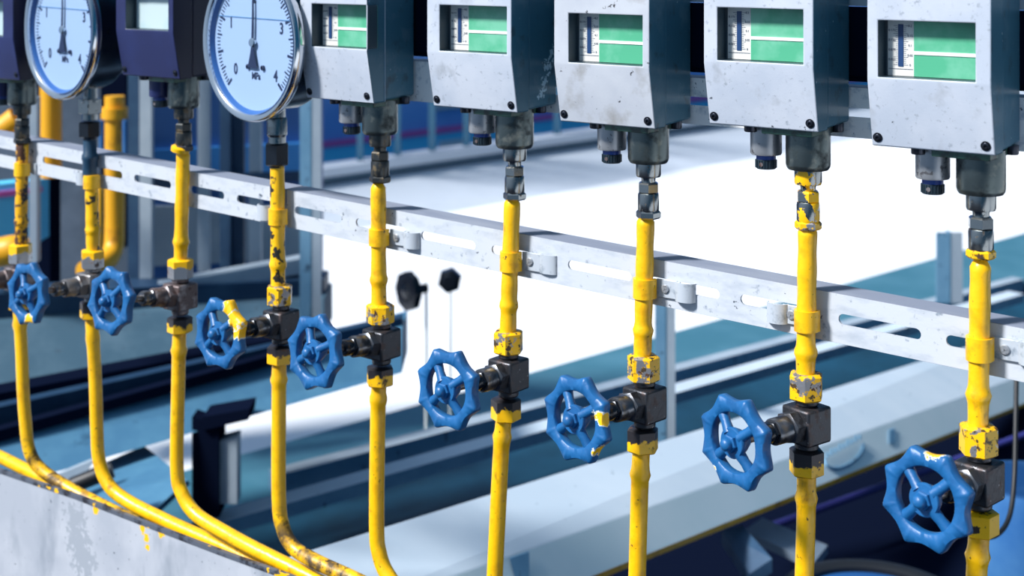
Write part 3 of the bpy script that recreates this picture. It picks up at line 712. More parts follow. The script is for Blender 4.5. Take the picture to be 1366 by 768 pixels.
# --- clamps
for i, d in enumerate(L):
    if not d['clamp']: continue
    ym = sum(d['clamp'])/2; fx = d['top'][0]+(d['nut'][0]-d['top'][0])*(ym-d['top'][1])/(d['nut'][1]-d['top'][1])
    p = at(fx, ym); h = (at(fx, d['clamp'][0]).z-at(fx, d['clamp'][1]).z)
    lab = ['yellow clamp on the leftmost pipe at the rail', 'clamp on second pipe from left, white strap on its left', '', 'clamp on fourth pipe, white strap end on its left', 'clamp on fifth pipe, white strap and screw on its right',
           'clamp on sixth pipe, white plate and screw on its right', 'clamp on seventh pipe, white strap and screw on its right', 'clamp on eighth pipe, white strap end and screw on its left', 'clamp on ninth pipe, white strap running off at right'][i]
    r = thing('pipe_clamp', p, lab, 'pipe clamp', 'pipe clamps on the rail')
    bm = new(); ro, ri = PR+.0026, PR-.0006; n = 20; rg = []
    for k in range(n+1):
        a = PI+PI*k/n-0.0
        rg.append([bm.verts.new(p+Vector((q*math.cos(a), q*math.sin(a), z))) for q, z in ((ri, -h/2), (ro, -h/2), (ro, h/2), (ri, h/2))])
    tl = [[bm.verts.new(p+Vector((s*q, .0065, z))) for q, z in ((ri, -h/2), (ro, -h/2), (ro, h/2), (ri, h/2))] for s in (-1, 1)]
    rg = [tl[0]]+rg+[tl[1]]
    for a, b in zip(rg, rg[1:]):
        for k in range(4): bm.faces.new((a[k], a[(k+1) % 4], b[(k+1) % 4], b[k]))
    bm.faces.new(rg[0]); bm.faces.new(rg[-1])
    obj('band', bm, 'clamp_yel', r)
    s = 1 if d['hump'] != 'l' else -1
    if d['hump'] is None:
        bm = new(); box(bm, p+Vector((ro-.002, YR-.003, -h*.45)), p+Vector((ro+.008, YR-.0004, h*.45))); obj('tab', bm, 'clamp', r, bevel=.0006); continue
    xs = lambda a, b: (min(s*a, s*b), max(s*a, s*b))
    tw = .030 if d['hump'] == 'r' else .022
    x_, X_ = xs(PR, PR+tw)
    bm = new(); box(bm, p+Vector((x_, YR-.0032, -h*.46)), p+Vector((X_, YR-.0006, h*.46))); tb = obj('tab', bm, 'clamp', r, bevel=.0006)
    if i in (4, 5, 6, 7, 8):
        mt = Matrix.Translation(p+Vector((s*(PR+.0115), YR-.003, 0))) @ Matrix.Rotation(PI/2, 4, 'X')
        bm = new(); lathe(bm, [(.0050, -.001), (.0050, .0014), (.0042, .0022), (.0030, .0022)], mt, 18); box(bm, (-.0032, -.0007, .0015), (.0032, .0007, .0026), mat=mt @ Matrix.Rotation(.5, 4, 'Z')); box(bm, (-.0007, -.0032, .0015), (.0007, .0032, .0026), mat=mt @ Matrix.Rotation(.5, 4, 'Z'))
        obj('clamp_screw', bm, 'gland', tb)
    # the other half of the strap: a raised half round
    bm = new(); cx = p.x+s*(PR+tw+.006); n = 12; rg = []
    flat = .0035 if i == 5 else .009
    for k in range(n+1):
        a = PI+PI*k/n; rg.append([bm.verts.new(Vector((cx+q*math.cos(a), YR-.0004+f*math.sin(a), p.z+z))) for q, f, z in ((.0105, flat-.001, -h*.48), (.0125, flat+.001, -h*.48), (.0125, flat+.001, h*.48), (.0105, flat-.001, h*.48))])
    for a, b in zip(rg, rg[1:]):
        for k in range(4): bm.faces.new((a[k], a[(k+1) % 4], b[(k+1) % 4], b[k]))
    bm.faces.new(rg[0]); bm.faces.new(rg[-1])
    obj('strap', bm, 'clamp', r)

# --- rail and plate the boxes hang on
xA, xB = at(507, 179).x-.085, at(1308, 258).x+.5
zt5, zt8 = at(565, 82, .048).z, at(1146, 111, .048).z
print('BACK', zt5, zt8, at(565, 131, .048).z, at(932, 104, .048).z, at(932, 163, .048).z, at(1146, 180, .048).z)
ZBK = lambda x: at(932, 104, .048).z
xc = at(932, 133, .048).x
rail('instrument_rail', xA, xB, .0475, ZBK, .052, .03, 'white speckled slotted rail carrying the five grey boxes', [(xc-.21, .05), (xc, .05), (at(1146, 147, .048).x, .05), (xc+.42, .03)], ['rail_back', 'rail_top'], hh=.0048)
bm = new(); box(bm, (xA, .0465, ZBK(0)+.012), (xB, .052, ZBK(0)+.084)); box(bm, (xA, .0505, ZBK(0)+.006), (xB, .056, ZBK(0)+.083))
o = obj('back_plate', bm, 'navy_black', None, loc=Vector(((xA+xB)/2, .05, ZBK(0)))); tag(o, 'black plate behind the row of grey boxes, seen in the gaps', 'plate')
bm = new(); box(bm, (xA, .046, ZBK(0)+.0851), (xB, .07, ZBK(0)+.12)); tag(obj('instrument_rail', bm, 'steel_pale', None, loc=Vector(((xA+xB)/2, .05, ZBK(0)+.085))), 'pale blue bar glimpsed at the very top between the grey boxes', 'rail')

# --- grey sheet at the lower left that the bent pipes run along
ysh = -.022
a = [at(x, y, ysh) for x, y in ((-120, 581), (0, 627), (100, 661), (200, 700), (300, 738), (400, 774), (560, 832))]
bm = new(); dn = Vector((0, 0, -.55)); bk = Vector((0, .004, 0)); rows = []
rows = [[bm.verts.new(q) for q in (p, p+bk, p+bk+dn, p+dn)] for p in a]
for u, v in zip(rows, rows[1:]):
    for k in range(4): bm.faces.new((u[k], u[(k+1) % 4], v[(k+1) % 4], v[k]))
bm.faces.new(rows[0]); bm.faces.new(rows[-1])
r = thing('pipe_tray', a[1]+dn, 'galvanised grey sheet trough at lower left under the bent yellow pipes', 'pipe tray')
sm = Mat('stained_galvanised_sheet', (.42, .455, .52), .5, .1).spots((.52, .55, .61), 7, .42, .62).spots((.24, .28, .34), 9, .52, .74, stretch=(1.6, 1.6, .6)).spots((.05, .07, .11), 150, .68, .71, .5)
rl = a[1]+dn
for (px_, py_), ra in (((45, 636), .004), ((88, 652), .004), ((128, 679), .007), ((190, 705), .007), ((195, 718), .006), ((197, 730), .004), ((215, 710), .007)): sm.patch(at(px_, py_, ysh)-rl, ra, YEL, .010, 110)
for (px_, py_), ra in (((100, 690), .020), ((105, 720), .024), ((112, 750), .026)): sm.patch(at(px_, py_, ysh)-rl, ra, (.34, .375, .43), .055, 110)
obj('side_sheet', bm, sm.bump(300, .0003, .3).done(), r)
bm = new(); e = [[q+Vector((0, -.0006, -.005)), q+Vector((0, .006, -.005)), q+Vector((0, .006, .0012)), q+Vector((0, -.0006, .0012))] for q in a]
rows = [[bm.verts.new(q) for q in x] for x in e]
for u, v in zip(rows, rows[1:]):
    for k in range(4): bm.faces.new((u[k], u[(k+1) % 4], v[(k+1) % 4], v[k]))
bm.faces.new(rows[0]); bm.faces.new(rows[-1]); obj('edge_trim', bm, 'sheet_edge', r)
# ------------------------------------------------------------------ surroundings
def st(name, bm, mats, label=None, smooth=0, bevel=0):
    o = obj(name, bm, mats, None, smooth=smooth, bevel=bevel); o['kind'] = 'structure'
    if label: o['label'] = label
    return o
def single(name, bm, mats, label, cat, group=None, smooth=0, bevel=0):
    lo = Vector((min(v.co.x for v in bm.verts)+max(v.co.x for v in bm.verts), min(v.co.y for v in bm.verts)+max(v.co.y for v in bm.verts), 2*min(v.co.z for v in bm.verts)))/2
    return tag(obj(name, bm, mats, None, smooth=smooth, bevel=bevel, loc=lo), label, cat, group)
DN = Vector((0, 0, -1))
HS = .07                                   # top of the added dark base
# white paved ground, a strip between the dark base and the kerb wall
bm = new(); _k0, _k1 = ath(380, 322, 0), ath(1240, 168, 0); _d = (_k1-_k0).normalized(); _n = Vector((_d.y, -_d.x, 0)); _n = -_n if _n.dot(FWD) > 0 else _n
q = [(p.x, p.y) for p in (_k0-_d*6-_n*.1, _k1+_d*12-_n*.1, _k1+_d*12+_n*14, _k0-_d*6+_n*14)]
hexa(bm, [Vector((x, y, -.1)) for x, y in q]+[Vector((x, y, 0)) for x, y in q]); st('floor', bm, 'ground', 'white paved ground behind the pipe row')
# added black slab for the shade under the trays, up to its far edge
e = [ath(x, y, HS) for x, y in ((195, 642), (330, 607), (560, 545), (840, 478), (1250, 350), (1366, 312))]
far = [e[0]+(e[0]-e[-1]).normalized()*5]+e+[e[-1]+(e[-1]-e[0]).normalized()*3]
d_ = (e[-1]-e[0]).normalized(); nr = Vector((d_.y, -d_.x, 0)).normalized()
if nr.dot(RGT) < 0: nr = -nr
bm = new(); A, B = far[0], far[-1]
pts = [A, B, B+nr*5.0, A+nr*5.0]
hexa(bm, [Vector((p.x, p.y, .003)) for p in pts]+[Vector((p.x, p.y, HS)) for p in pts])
single('shade_base', bm, 'navy_black', 'large dark navy slab added for the shaded ground below the trays', 'shade base')
# teal sheet lying along its far edge
def strip(name, far_px, near_px, h0, h1, m, label, cat, t=.02, group=None):
    bm = new(); a = [ath(x, y, h0) for x, y in far_px]; b = [ath(x, y, h1) for x, y in near_px]
    tt = Vector((0, 0, -t))
    hexa(bm, [b[0]+tt, b[1]+tt, a[1]+tt, a[0]+tt, b[0], b[1], a[1], a[0]])
    return single(name, bm, m, label, cat, group)
strip('cover_sheet', [(195, 642), (1440, 290)], [(150, 728), (1440, 356)], HS+.022, HS+.030, 'teal', 'flat teal cover sheet along the edge of the white ground', 'sheet')
# two pale rails running away to the right
def bar(name, a, b, za, zb_, w, h, mats, label, cat, group=None, mi_top=None):
    bm = new(); beam(bm, P(*a, za), P(*b, zb_), w, h, 0, mi_top)
    return single(name, bm, mats, label, cat, group)
bar('guide_rail', (372, 634), (1366, 372), 3.78, 6.0, .055, .05, ['steel_mid', 'steel_pale'], 'upper thin pale guide rail on the teal sheet, running away right', 'rail', 'pale guide rails', 1)
bar('guide_rail', (286, 699), (1366, 392), 3.45, 5.8, .07, .035, ['steel_mid', 'tray'], 'lower broad pale guide rail on the teal sheet, running away right', 'rail', 'pale guide rails', 1)
strip('shade_panel', [(250, 712), (1440, 374)], [(100, 905), (1440, 443)], HS+.10, HS+.035, 'teal_dark', 'dark teal panel painted for the shade between the guide rail and the pale tray', 'shade_panel', .03)  # dark panel put in to paint the shade beside the tray
# pale tray, nearer to the camera
iz = lambda px: 1/(.3333-.000274*(px-865))
tl = lambda px: 676-.351*(px-867)
bl = lambda px: 739-.40*(px-863)
x0, x1 = 380, 1395
A, B = P(x0, tl(x0), iz(x0)), P(x1, tl(x1), iz(x1)); A2, B2 = P(x0, bl(x0), iz(x0)-.090), P(x1, bl(x1), iz(x1)-.150)
def back(px, py, drop): return EYE+ray(px, py)*(drop*F/(py-HOR))
K1, K2 = back(425, 729, EYE.z-P(425, tl(425), iz(425)).z-.02), back(1366, 438, EYE.z-P(1366, tl(1366), iz(1366)).z)
dk = (K2-K1).normalized(); K1 = K1-dk*.3; K2 = K2+dk*.08
r = thing('cable_tray', (A+B)/2+Vector((0, 0, -.12)), 'wide pale blue cable tray crossing the lower right behind the pipes', 'tray')
bm = new(); v = [bm.verts.new(p) for p in (A, B, K2, K1, A+DN*.02, B+DN*.02, K2+DN*.02, K1+DN*.02)]
for f in ((0, 1, 2, 3), (4, 5, 6, 7), (0, 1, 5, 4), (1, 2, 6, 5), (2, 3, 7, 6), (3, 0, 4, 7)): bm.faces.new([v[k] for k in f])
obj('top_sheet', bm, 'tray', r, smooth=0, bevel=.004)
inw = nr*-.03
def facept(px, f, out=.009):
    y = tl(px)+(bl(px)-tl(px))*f; return P(px, y, iz(px)*(1-.036*f)-out)
xs_ = [x0+(x1-x0)*k/28 for k in range(29)]
def face_strip(f0, f1, h0, h1, thick):
    bm = new(); rows = []
    for x in xs_:
        a, b = facept(x, f0, 0)+DN*h0, facept(x, f1, 0)+DN*h1
        rows.append([bm.verts.new(p) for p in (a, b, b+thick, a+thick)])
    for u, v in zip(rows, rows[1:]):
        for k in range(4): bm.faces.new((u[k], u[(k+1) % 4], v[(k+1) % 4], v[k]))
    bm.faces.new(rows[0]); bm.faces.new(rows[-1]); return bm
obj('front_face', face_strip(0, 1, .0012, 0, inw+DN*.004), 'tray_front', r, smooth=30)
obj('yellow_edge', face_strip(1, 1, 0, .012, inw), 'yellow_far', r, smooth=0)
# slot cut and the blurred oval maker's stamp on the tray face
bm = new(); q = [facept(1186, .22), facept(1194, .22), facept(1194, .62), facept(1186, .62)]; hexa(bm, q+[p-FWD*-.006 for p in q]); obj('slot', bm, 'steel_mid', r, smooth=0)
bm = new(); q = [facept(680, .05), facept(706, .05), facept(706, .65), facept(692, .75)]; hexa(bm, q+[p+FWD*.006 for p in q]); obj('slot', bm, 'steel_mid', r, smooth=0)
oc = [facept(1126+26*math.cos(t), .36+.40*math.sin(t)) for t in [PI*k/14 for k in range(15)]]
bm = new(); tube(bm, oc, .0042, 6)
for k in range(9):                         # a worn row of raised strokes, too blurred to read
    q = facept(1104+k*5.4, .34-.035*k*.6); tube(bm, [q, q+UP*(.012+.004*(k % 2))], .0038, 6)
obj('stamp', bm, 'steel_mid', r, smooth=0)
# channel posts
def post(px, py0, py1, z, w, m, label, d=.05, name='channel_post', tone=None):
    r0 = P(px, py1, z); h = (py1-py0)*z/F; b = r0
    bm = new(); t = .006; f = Vector((RGT.x, RGT.y, 0)); g_ = FWD
    def bx(a0, a1, c0, c1, mi=0):
        pts = [b+f*a0+g_*c0, b+f*a1+g_*c0, b+f*a1+g_*c1, b+f*a0+g_*c1]; hexa(bm, pts+[p+UP*h for p in pts], mi)
    bx(-w/2, w*.05, -d/2, -d/2+t, 1); bx(w*.05, w/2, -d/2, -d/2+t); bx(w*.05-t/2, w*.05+t/2, -d/2, d/2, 1)  # left part in a darker material: its shade is painted
    return single(name, bm, [m, tone or m], label, 'post')
post(886, 395, 585, 3.7, .052, 'steel_pale', 'pale channel post behind the seventh pipe, below the rail', tone='steel_mid')
post(1264, 308, 402, 5.4, .10, 'steel_pale', 'short blue channel stub standing on the far sheet at right', tone='steel_mid')
# posts and plates under the left beam
b0 = 3.45
bm = prism([(256, 556), (292, 566), (292, 690), (256, 690)], b0, FWD*.08); prism([(286, 590), (316, 582), (316, 672), (286, 672)], b0+.01, FWD*.05, bm, 1); prism([(270, 556), (333, 545), (331, 560), (270, 574)], b0-.01, FWD*.09, bm, 0)
single('support_post', bm, ['navy_black', 'steel_pale'], 'dark support post with pale teal flange under the blue steel beam', 'post')
# blue steel beam, slab, dark gap
ZA1, ZA2 = 3.20, 3.75
r = thing('steel_beam', P(260, 560, 3.45), 'long blue-grey steel beam behind the left pipes, ending behind the fifth valve', 'beam')
bm = prism([(-60, 604), (536, 439), (536, 497), (-60, 668)], [ZA1+.06, ZA2+.11, ZA2, ZA1-.05], FWD*.20); obj('web', bm, 'beam_blue', r, smooth=0)
bm = prism([(-60, 556), (536, 424), (536, 434), (-60, 592)], [ZA1+.10, ZA2+.15, ZA2+.15, ZA1+.10], FWD*.05); obj('top_flange', bm, 'flange_blue', r, smooth=0)
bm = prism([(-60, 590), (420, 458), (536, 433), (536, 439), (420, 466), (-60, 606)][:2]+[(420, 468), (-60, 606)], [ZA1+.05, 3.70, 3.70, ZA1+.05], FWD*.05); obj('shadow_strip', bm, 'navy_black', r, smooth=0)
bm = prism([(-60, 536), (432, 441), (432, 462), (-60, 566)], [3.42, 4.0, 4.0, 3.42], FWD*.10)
single('gap_filler', bm, 'navy_black', 'black panel painted for the shade between the grey slab and the blue beam at left', 'shade panel')  # black panel fills the gap with painted shade
bm = prism([(-60, 436), (432, 398), (432, 447), (-60, 541)], [3.80, 4.30, 4.18, 3.58], FWD*.20)
single('concrete_slab', bm, 'steel_slab', 'grey blue slab under the fence, behind the left valves', 'slab')
bm = prism([(-60, 395), (432, 372), (432, 404), (-60, 446)], [3.85, 4.35, 4.35, 3.85], FWD*.12)
single('shade_strip', bm, 'dark_blue', 'dark blue strip painted for the shadow between fence and grey slab', 'shade_strip')  # dark strip painting the shadow line above the slab
bm = prism([(30, 664), (192, 594), (250, 640), (120, 760)], [3.25, 3.5, 3.15, 2.85], FWD*.03+DN*.02)
pl = P(118, 748, 2.88); box(bm, (pl.x-.02, pl.y-.02, HS), (pl.x+.02, pl.y+.02, pl.z+.02))
single('brace_plate', bm, 'beam_blue', 'slanted blue plate below the beam, between second and third pipes', 'plate')
bm = prism([(70, 636), (128, 612), (96, 655), (64, 664)], [3.15, 3.2, 3.15, 3.1], FWD*.02)
single('bracket', bm, 'steel_pale', 'small pale bracket between the first and second bent pipes', 'bracket')
bm = new(); tube(bm, [P(62, 684, 3.00), P(100, 646, 3.0), P(150, 626, 3.02)], .018, 10)
single('hose', bm, 'rubber', 'short black hose behind the second bent pipe', 'hose', smooth=40)

# fence at the upper left
ZFN = 4.3
r = thing('fence', P(280, 372, ZFN), 'pale steel bar fence behind the left pipes and gauges', 'fence')
for px, w, z in ((194, 16, 4.2), (271, 15, 4.3), (340, 16, 4.4)):
    b = P(px, 372-(px-194)*.13, z); h = 1.72-b.z; wd = w*z/F/2
    bm = new(); pts = [b-RGT*wd, b+RGT*wd, b+RGT*wd+FWD*.03, b-RGT*wd+FWD*.03]; hexa(bm, pts+[p+UP*h for p in pts]); obj('fence_bar', bm, 'steel_pale', r, smooth=0)
for px, w, z in ((178, 15, 4.25), (300, 14, 4.42), (316, 18, 4.45)):
    b = P(px, 372-(px-194)*.13, z); h = 1.72-b.z; wd = w*z/F/2
    bm = new(); pts = [b-RGT*wd, b+RGT*wd, b+RGT*wd+FWD*.03, b-RGT*wd+FWD*.03]; hexa(bm, pts+[p+UP*h for p in pts]); obj('fence_bar', bm, 'dark_blue', r, smooth=0)
bm = new(); beam(bm, P(120, 396, 4.05), P(416, 341, 4.35), .05, .05); obj('bottom_rail', bm, 'steel_pale', r, smooth=0, bevel=.004)
bm = new(); beam(bm, P(120, 240, 4.15), P(416, 228, 4.45), .02, .03); obj('middle_rail', bm, 'dark_blue', r, smooth=0)
post(415, -55, 436, 4.15, .062, 'steel_pale', 'tall pale steel post left of the white ground, behind the fourth pipe', name='corner_post', d=.03, tone='steel_mid')
# blue cabin behind the fence
bm = new(); zc_ = 4.75
prism([(182, -50), (425, -50), (425, 430), (182, 430)], [zc_-.12, zc_+.12, zc_+.12, zc_-.12], FWD*.12, bm)
r = thing('blue_cabin', P(300, 430, zc_), 'blue steel cabin wall behind the bar fence', 'cabin'); obj('wall_panel', bm, 'cabin_blue', r, smooth=0)
bm = prism([(205, 275), (425, 275), (425, 345), (205, 355)], [zc_-.11, zc_+.08, zc_+.08, zc_-.11], FWD*.06); obj('pale_panel', bm, 'steel_pale', r, smooth=0)
bm = prism([(205, 200), (425, 190), (425, 238), (205, 246)], [zc_-.11, zc_+.08, zc_+.08, zc_-.11], FWD*.06); obj('lower_band', bm, 'cabin_band', r, smooth=0)
# left edge: dark panels, yellow pipes
bm = prism([(-80, -50), (172, -50), (172, 392), (-80, 420)], [4.6, 4.63, 4.63, 4.6], FWD*.2)
single('dark_cabinet', bm, 'grey_panel', 'tall dark grey cabinet behind the leftmost pipes', 'cabinet')
bm = prism([(50, 60), (67, 60), (67, 400), (50, 400)], 4.4, FWD*.1); single('cabinet_post', bm, 'navy_black', 'thin black upright beside the first yellow pipe at left', 'post')
bm = prism([(134, 100), (168, 100), (168, 330), (134, 330)], 4.45, FWD*.1); single('dark_upright', bm, 'navy_black', 'broad black upright behind the yellow bent pipe', 'post')
bm = prism([(-60, 252), (54, 240), (54, 322), (-60, 322)], [4.2, 4.3, 4.3, 4.2], FWD*.08)
r = thing('blue_bin', P(0, 322, 4.2), 'bright blue bin with a pink stripe at the left edge', 'bin'); obj('bin_body', bm, 'blue_bright', r, smooth=0)
bm = prism([(-60, 262), (54, 250), (54, 257), (-60, 270)], [4.19, 4.29, 4.29, 4.19], FWD*.02); obj('stripe', bm, 'pink', r, smooth=0)
bm = prism([(39, 130), (49, 130), (49, 350), (39, 350)], 3.6, FWD*.03); single('thin_post', bm, 'steel_pale', 'thin pale upright right behind the leftmost pipe', 'post')
bm = new(); tube(bm, smooth_path([P(-40, 338, 3.9), P(0, 336, 3.9), P(20, 333, 3.9), P(36, 338, 3.92)], 6), .040, 16); single('yellow_elbow', bm, 'yellow_far', 'blurred yellow pipe end low at the left edge', 'pipe', smooth=40)
bm = new(); tube(bm, [P(68, 90, 4.0), P(68, 236, 4.0)], .030, 18); single('yellow_post', bm, 'yellow_far', 'blurred yellow upright under the smaller gauge, behind the rail', 'pipe', smooth=40)
bm = new(); tube(bm, smooth_path([P(-20, 178, 4.0), P(4, 172, 4.0), P(24, 158, 4.0)], 6), .035, 16); single('yellow_pipe', bm, 'yellow_far', 'blurred yellow piece with dark stripes at the left edge above the rail', 'pipe', smooth=40)
bm = new(); tube(bm, smooth_path([P(153, 128, 3.9), P(153, 200, 3.9), P(153, 300, 3.9), P(150, 335, 3.88), P(136, 352, 3.82), P(112, 362, 3.75)], 8), .027, 18)
r = single('bent_yellow_pipe', bm, 'yellow_far', 'blurred thick yellow pipe bending left, behind the second pipe', 'pipe', smooth=40)
bm = new(); lathe(bm, [(.036, 0), (.036, .03)], Matrix.Translation(P(153, 158, 3.9)), 20); obj('flange_ring', bm, 'yellow_far', r)
bm = new(); tube(bm, [P(136, 215, 3.75), P(136, 160, 3.75)], .007, 10); tube(bm, [P(167, 218, 3.75), P(167, 160, 3.75)], .007, 10); tube(bm, [P(136, 215, 3.75), P(167, 218, 3.75)], .004, 8)
single('u_bolt', bm, 'blue_drum', 'blue u shaped rod pair around the blurred bent yellow pipe', 'u bolt', smooth=40)
bm = new(); tube(bm, [P(134, 250, 3.5), P(133, 345, 3.5)], .0075, 10); single('thin_yellow_pipe', bm, 'yellow_far', 'thin yellow line right beside the second pipe, below the rail', 'pipe', smooth=40)

# kerb wall at the far side of the white ground and what stands behind it
g0, g1 = ath(380, 322, 0), ath(1240, 168, 0)
dd = (g1-g0).normalized(); g0 = g0-dd*1.0; g1 = g1+dd*6
n2 = Vector((-dd.y, dd.x, 0)); n2 = n2 if n2.dot(FWD) > 0 else -n2
t0, t1 = P(431, 240, 8.6), P(780, 193, 10.2)
bm = new(); bk = n2*.3; hh_ = .19
lean = n2*.50
hexa(bm, [g0, g1, g1+bk+lean, g0+bk+lean, g0+UP*hh_+lean, g1+UP*hh_+lean, g1+UP*hh_+lean+bk, g0+UP*hh_+lean+bk]); st('kerb_wall', bm, 'curb', 'low grey concrete kerb wall beyond the white ground')
bm = new(); u = UP*(hh_); c0_ = lean+n2*.05; hexa(bm, [g0+u+c0_, g1+u+c0_, g1+u+c0_+n2*.1, g0+u+c0_+n2*.1]+[p+UP*.06 for p in (g0+u+c0_, g1+u+c0_, g1+u+c0_+n2*.1, g0+u+c0_+n2*.1)]); st('kerb_shadow', bm, 'curb_dark', 'dark teal strip painted for the shadow under the kerb rail')
bm = new(); u = UP*(hh_+.06); c0_ = lean; hexa(bm, [g0+u+c0_, g1+u+c0_, g1+u+c0_+n2*.2, g0+u+c0_+n2*.2]+[p+UP*.06 for p in (g0+u+c0_, g1+u+c0_, g1+u+c0_+n2*.2, g0+u+c0_+n2*.2)]); st('kerb_rail', bm, 'curb_cap', 'pale rail along the kerb wall')
L0 = (g1-g0).length
KT = hh_+.12
def kerb_at(px):       # point on the kerb top seen in picture column px
    rr = ray(px, 300); a = g0+lean+n2*.1
    # solve EYE + t*rr = a + s*dd in plan
    det = rr.x*(-dd.y)-(-dd.x)*rr.y; bx_, by_ = a.x-EYE.x, a.y-EYE.y
    t = (bx_*(-dd.y)-(-dd.x)*by_)/det; p = EYE+rr*t; return Vector((p.x, p.y, KT))
for k, (px, wpx) in enumerate(((480, 8), (530, 8), (576, 9), (622, 9), (743, 9), (800, 9), (1128, 8))):
    p = kerb_at(px); dpt = (p-EYE).dot(FWD); w = wpx*dpt/F/2
    bm = new(); pts = [p-RGT*w, p+RGT*w, p+RGT*w+FWD*.05, p-RGT*w+FWD*.05]; hexa(bm, pts+[q+UP*1.6 for q in pts])
    lab = ['fence post behind the kerb, under the leftmost grey box', 'fence post behind the kerb, right of the fifth pipe fittings', 'fence post behind the kerb, below the gap between first two grey boxes', 'fence post behind the kerb, beside the second box gland',
           'fence post behind the kerb, below the gap before the middle box', 'fence post behind the kerb, behind the middle box gland', 'fence post behind the kerb, hidden by the fourth grey box'][k]
    if px > 900: continue
    single('fence_post', bm, 'post_teal', lab, 'post', 'posts behind the kerb')
# far blue building
off = n2*2.2
f0, f1 = g0+off-dd*6, g1+off+dd*10
r = thing('blue_building', (f0+f1)/2, 'long blue building with pink stripe beyond the kerb wall', 'building')
bm = new(); hexa(bm, [p+UP*-.6 for p in (f0, f1, f1+n2*2, f0+n2*2)]+[p+UP*4.5 for p in (f0, f1, f1+n2*2, f0+n2*2)]); obj('wall', bm, 'blue_far', r, smooth=0)
def band(za, zb_, m, nm, s0=0, s1=1, o=.03):
    a, b = f0.lerp(f1, s0), f0.lerp(f1, s1); k = -n2*o; bm = new()
    hexa(bm, [a+k+UP*za, b+k+UP*za, b+UP*za, a+UP*za, a+k+UP*zb_, b+k+UP*zb_, b+UP*zb_, a+UP*zb_]); obj(nm, bm, m, r, smooth=0)
BANDS = True
band(-.5, .16, 'blue_bright', 'lower_band'); band(.16, .205, 'pink', 'stripe', o=.05)
def seg(px):
    rr = ray(px, 200); det = rr.x*(-dd.y)-(-dd.x)*rr.y; bx_, by_ = f0.x-EYE.x, f0.y-EYE.y
    t = (bx_*(-dd.y)-(-dd.x)*by_)/det; p = EYE+rr*t; return (p-f0).dot(dd)/(f1-f0).length
band(-.2, .09, 'curb_cap', 'pale_panel', seg(582), seg(620), .06); band(.36, .68, 'steel_pale', 'window', seg(580), seg(618), .04)
# dark valves standing out on the white ground
for k, (px, py, z, rx, lab) in enumerate(((545, 388, 4.75, .066, 'dark blurred handwheel on the white ground beyond the rail, the left of two'), (600, 373, 4.9, .042, 'dark blurred hexagonal cap beyond the rail, right of the far handwheel'))):
    c = P(px, py, z); r = thing('ground_valve', Vector((c.x, c.y, 0)), lab, 'valve')
    axd = Vector((-.30, -.95, 0)) if k == 0 else -FWD
    K = Matrix.Translation(c) @ axd.to_track_quat('Z', 'Y').to_matrix().to_4x4()
    bm = new()
    if k == 0:
        n = 40; rings = []
        for j in range(n):
            a = 2*PI*j/n; ro = rx*(1-.07*(.5-.5*math.cos(8*a)))
            rings.append([bm.verts.new(K @ Vector((q*math.cos(a), q*math.sin(a), zz))) for q, zz in ((rx*.5, -.012), (ro, -.012), (ro, .012), (rx*.5, .012))])
        for j in range(n):
            a, b = rings[j], rings[(j+1) % n]
            for m_ in range(4): bm.faces.new((a[m_], a[(m_+1) % 4], b[(m_+1) % 4], b[m_]))
        lathe(bm, [(rx*.52, -.008), (rx*.52, .006), (rx*.2, .02), (0, .02)], K, 24)
        obj('handwheel', bm, 'black_plain', r)
        bm = new(); lathe(bm, [(.016, -.07), (.016, -.005)], K, 12); obj('stem', bm, 'black_plain', r)
    else:
        hexnut(bm, rx, -.02, .03, K, .3); lathe(bm, [(rx*.6, .03), (rx*.5, .04), (0, .04)], K, 20); obj('cap', bm, 'black_plain', r)
    pc = c-axd*.07 if k == 0 else c-axd*.035
    bm = new(); lathe(bm, [(.005, -pc.z+.0), (.005, .02), (.003, .022), (0, .022)], Matrix.Translation(pc), 20); obj('standpipe', bm, 'white', r)

# lower right, under the tray
bm = prism([(1017, 690), (1104, 727), (1086, 750), (993, 707)], [3.5, 3.4, 3.25, 3.35], DN*.02)
single('loose_plate', bm, 'plate_dull', 'slanted pale metal plate under the tray beside the eighth pipe', 'plate')
bm = prism([(962, 708), (990, 700), (1030, 745), (1000, 765)], [3.25, 3.25, 3.12, 3.12], DN*.03)
single('angle_bracket', bm, 'dark_blue', 'dull blue bracket lying under the pale plate at lower right', 'bracket')
bm = new(); zc2 = 3.05; c = P(1165, 806, zc2); rr_ = 128*zc2/F
T = Matrix.Translation(c)
r = thing('drum', Vector((c.x, c.y, HS)), 'blue drum with black rubber rim at the bottom, below the rightmost handwheel', 'drum')
bm = new(); lathe(bm, [(rr_*.96, HS-c.z), (rr_*.96, -.01), (rr_*.9, 0)], T, 48); obj('drum_body', bm, 'blue_drum', r)
bm = new(); lathe(bm, [(rr_*.80, -.01), (rr_*.80, -.004), (rr_*.5, .004), (0, .006)], T, 48); obj('lid', bm, 'blue_lid', r)
bm = new(); lathe(bm, [(rr_*.78, -.02), (rr_*.78, .010), (rr_*.86, .018), (rr_*.98, .012), (rr_*1.0, -.02)], T, 48); obj('rim', bm, 'rubber', r)
bm = new(); c = P(1372, 640, 3.3); rr_ = 75*3.3/F
r = thing('barrel', Vector((c.x, c.y, HS)), 'blue plastic barrel at the right edge behind the rightmost pipe', 'barrel')
lathe(bm, [(rr_*.95, HS-c.z), (rr_, HS-c.z+.02), (rr_, -.02), (rr_*.94, 0)], Matrix.Translation(c), 40); obj('barrel_body', bm, 'blue_drum', r)
bm = new(); lathe(bm, [(rr_*.95, -.002), (rr_*.9, .004), (0, .006)], Matrix.Translation(c), 40); obj('barrel_top', bm, 'barrel_lid', r)
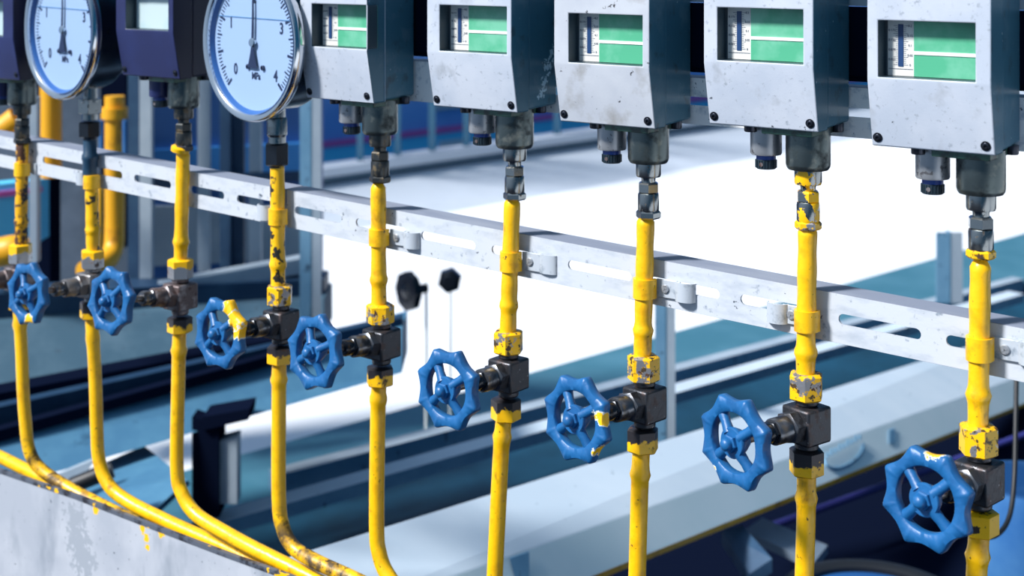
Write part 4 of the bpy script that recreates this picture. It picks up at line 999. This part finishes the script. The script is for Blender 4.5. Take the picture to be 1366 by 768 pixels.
bm = new(); tube(bm, smooth_path([P(1357, 440, 2.52), P(1356, 490, 2.5), P(1355, 560, 2.45), P(1353, 640, 2.4), P(1346, 690, 2.36), P(1328, 714, 2.33), P(1300, 716, 2.32)], 8), .0042, 10)
single('cable', bm, 'rubber', 'thin black cable looping down behind the rightmost pipe', 'cable', smooth=40)
bm = new(); tube(bm, [P(1000, 712, 3.75), P(1200, 640, 4.1), P(1400, 568, 4.5)], .010, 10)
single('conduit', bm, 'purple', 'thin purple conduit under the tray at lower right', 'conduit', smooth=40)

# ------------------------------------------------------------------ light, sky, camera
sun = bpy.data.lights.new('sun', 'SUN'); so = bpy.data.objects.new('sun', sun); C.objects.link(so)
sun.energy = 6.2; sun.angle = math.radians(9); sun.color = (1, .985, .97)
sd = Vector((-.55, -1.0, 1.08)).normalized(); so.rotation_euler = sd.to_track_quat('Z', 'Y').to_euler(); so.location = (-3, -5, 5)
w = bpy.data.worlds.new('World'); bpy.context.scene.world = w; w.use_nodes = True
nt = w.node_tree; nt.nodes.clear()
ow = nt.nodes.new('ShaderNodeOutputWorld'); bg = nt.nodes.new('ShaderNodeBackground'); tc = nt.nodes.new('ShaderNodeTexCoord')
dp = nt.nodes.new('ShaderNodeVectorMath'); dp.operation = 'DOT_PRODUCT'; dp.inputs[1].default_value = Vector((-.6, -.5, .62)).normalized()
mr = nt.nodes.new('ShaderNodeMapRange'); mr.inputs[1].default_value = -.1; mr.inputs[2].default_value = 1
mx = nt.nodes.new('ShaderNodeMix'); mx.data_type = 'RGBA'; mx.inputs[6].default_value = (.012, .095, .20, 1); mx.inputs[7].default_value = (.55, .72, .95, 1)
nt.links.new(tc.outputs['Generated'], dp.inputs[0]); nt.links.new(dp.outputs['Value'], mr.inputs[0]); nt.links.new(mr.outputs[0], mx.inputs[0])
nt.links.new(mx.outputs[2], bg.inputs[0]); nt.links.new(bg.outputs[0], ow.inputs[0]); bg.inputs[1].default_value = .9
cam = bpy.data.cameras.new('camera'); co = bpy.data.objects.new('camera', cam); C.objects.link(co)
cam.lens = 50; cam.sensor_width = 36; cam.sensor_fit = 'HORIZONTAL'; cam.shift_y = -(384-HOR)/1366; cam.clip_start = .05; cam.clip_end = 200
co.location = EYE; co.rotation_euler = (PI/2, 0, math.atan2(S_, C_))
cam.dof.use_dof = True; cam.dof.focus_distance = 1.50; cam.dof.aperture_fstop = 6.5
sc = bpy.context.scene; sc.camera = co
vs = sc.view_settings; vs.view_transform = 'Standard'; vs.look = 'None'; vs.gamma = 1; vs.exposure = 0; vs.use_curve_mapping = False
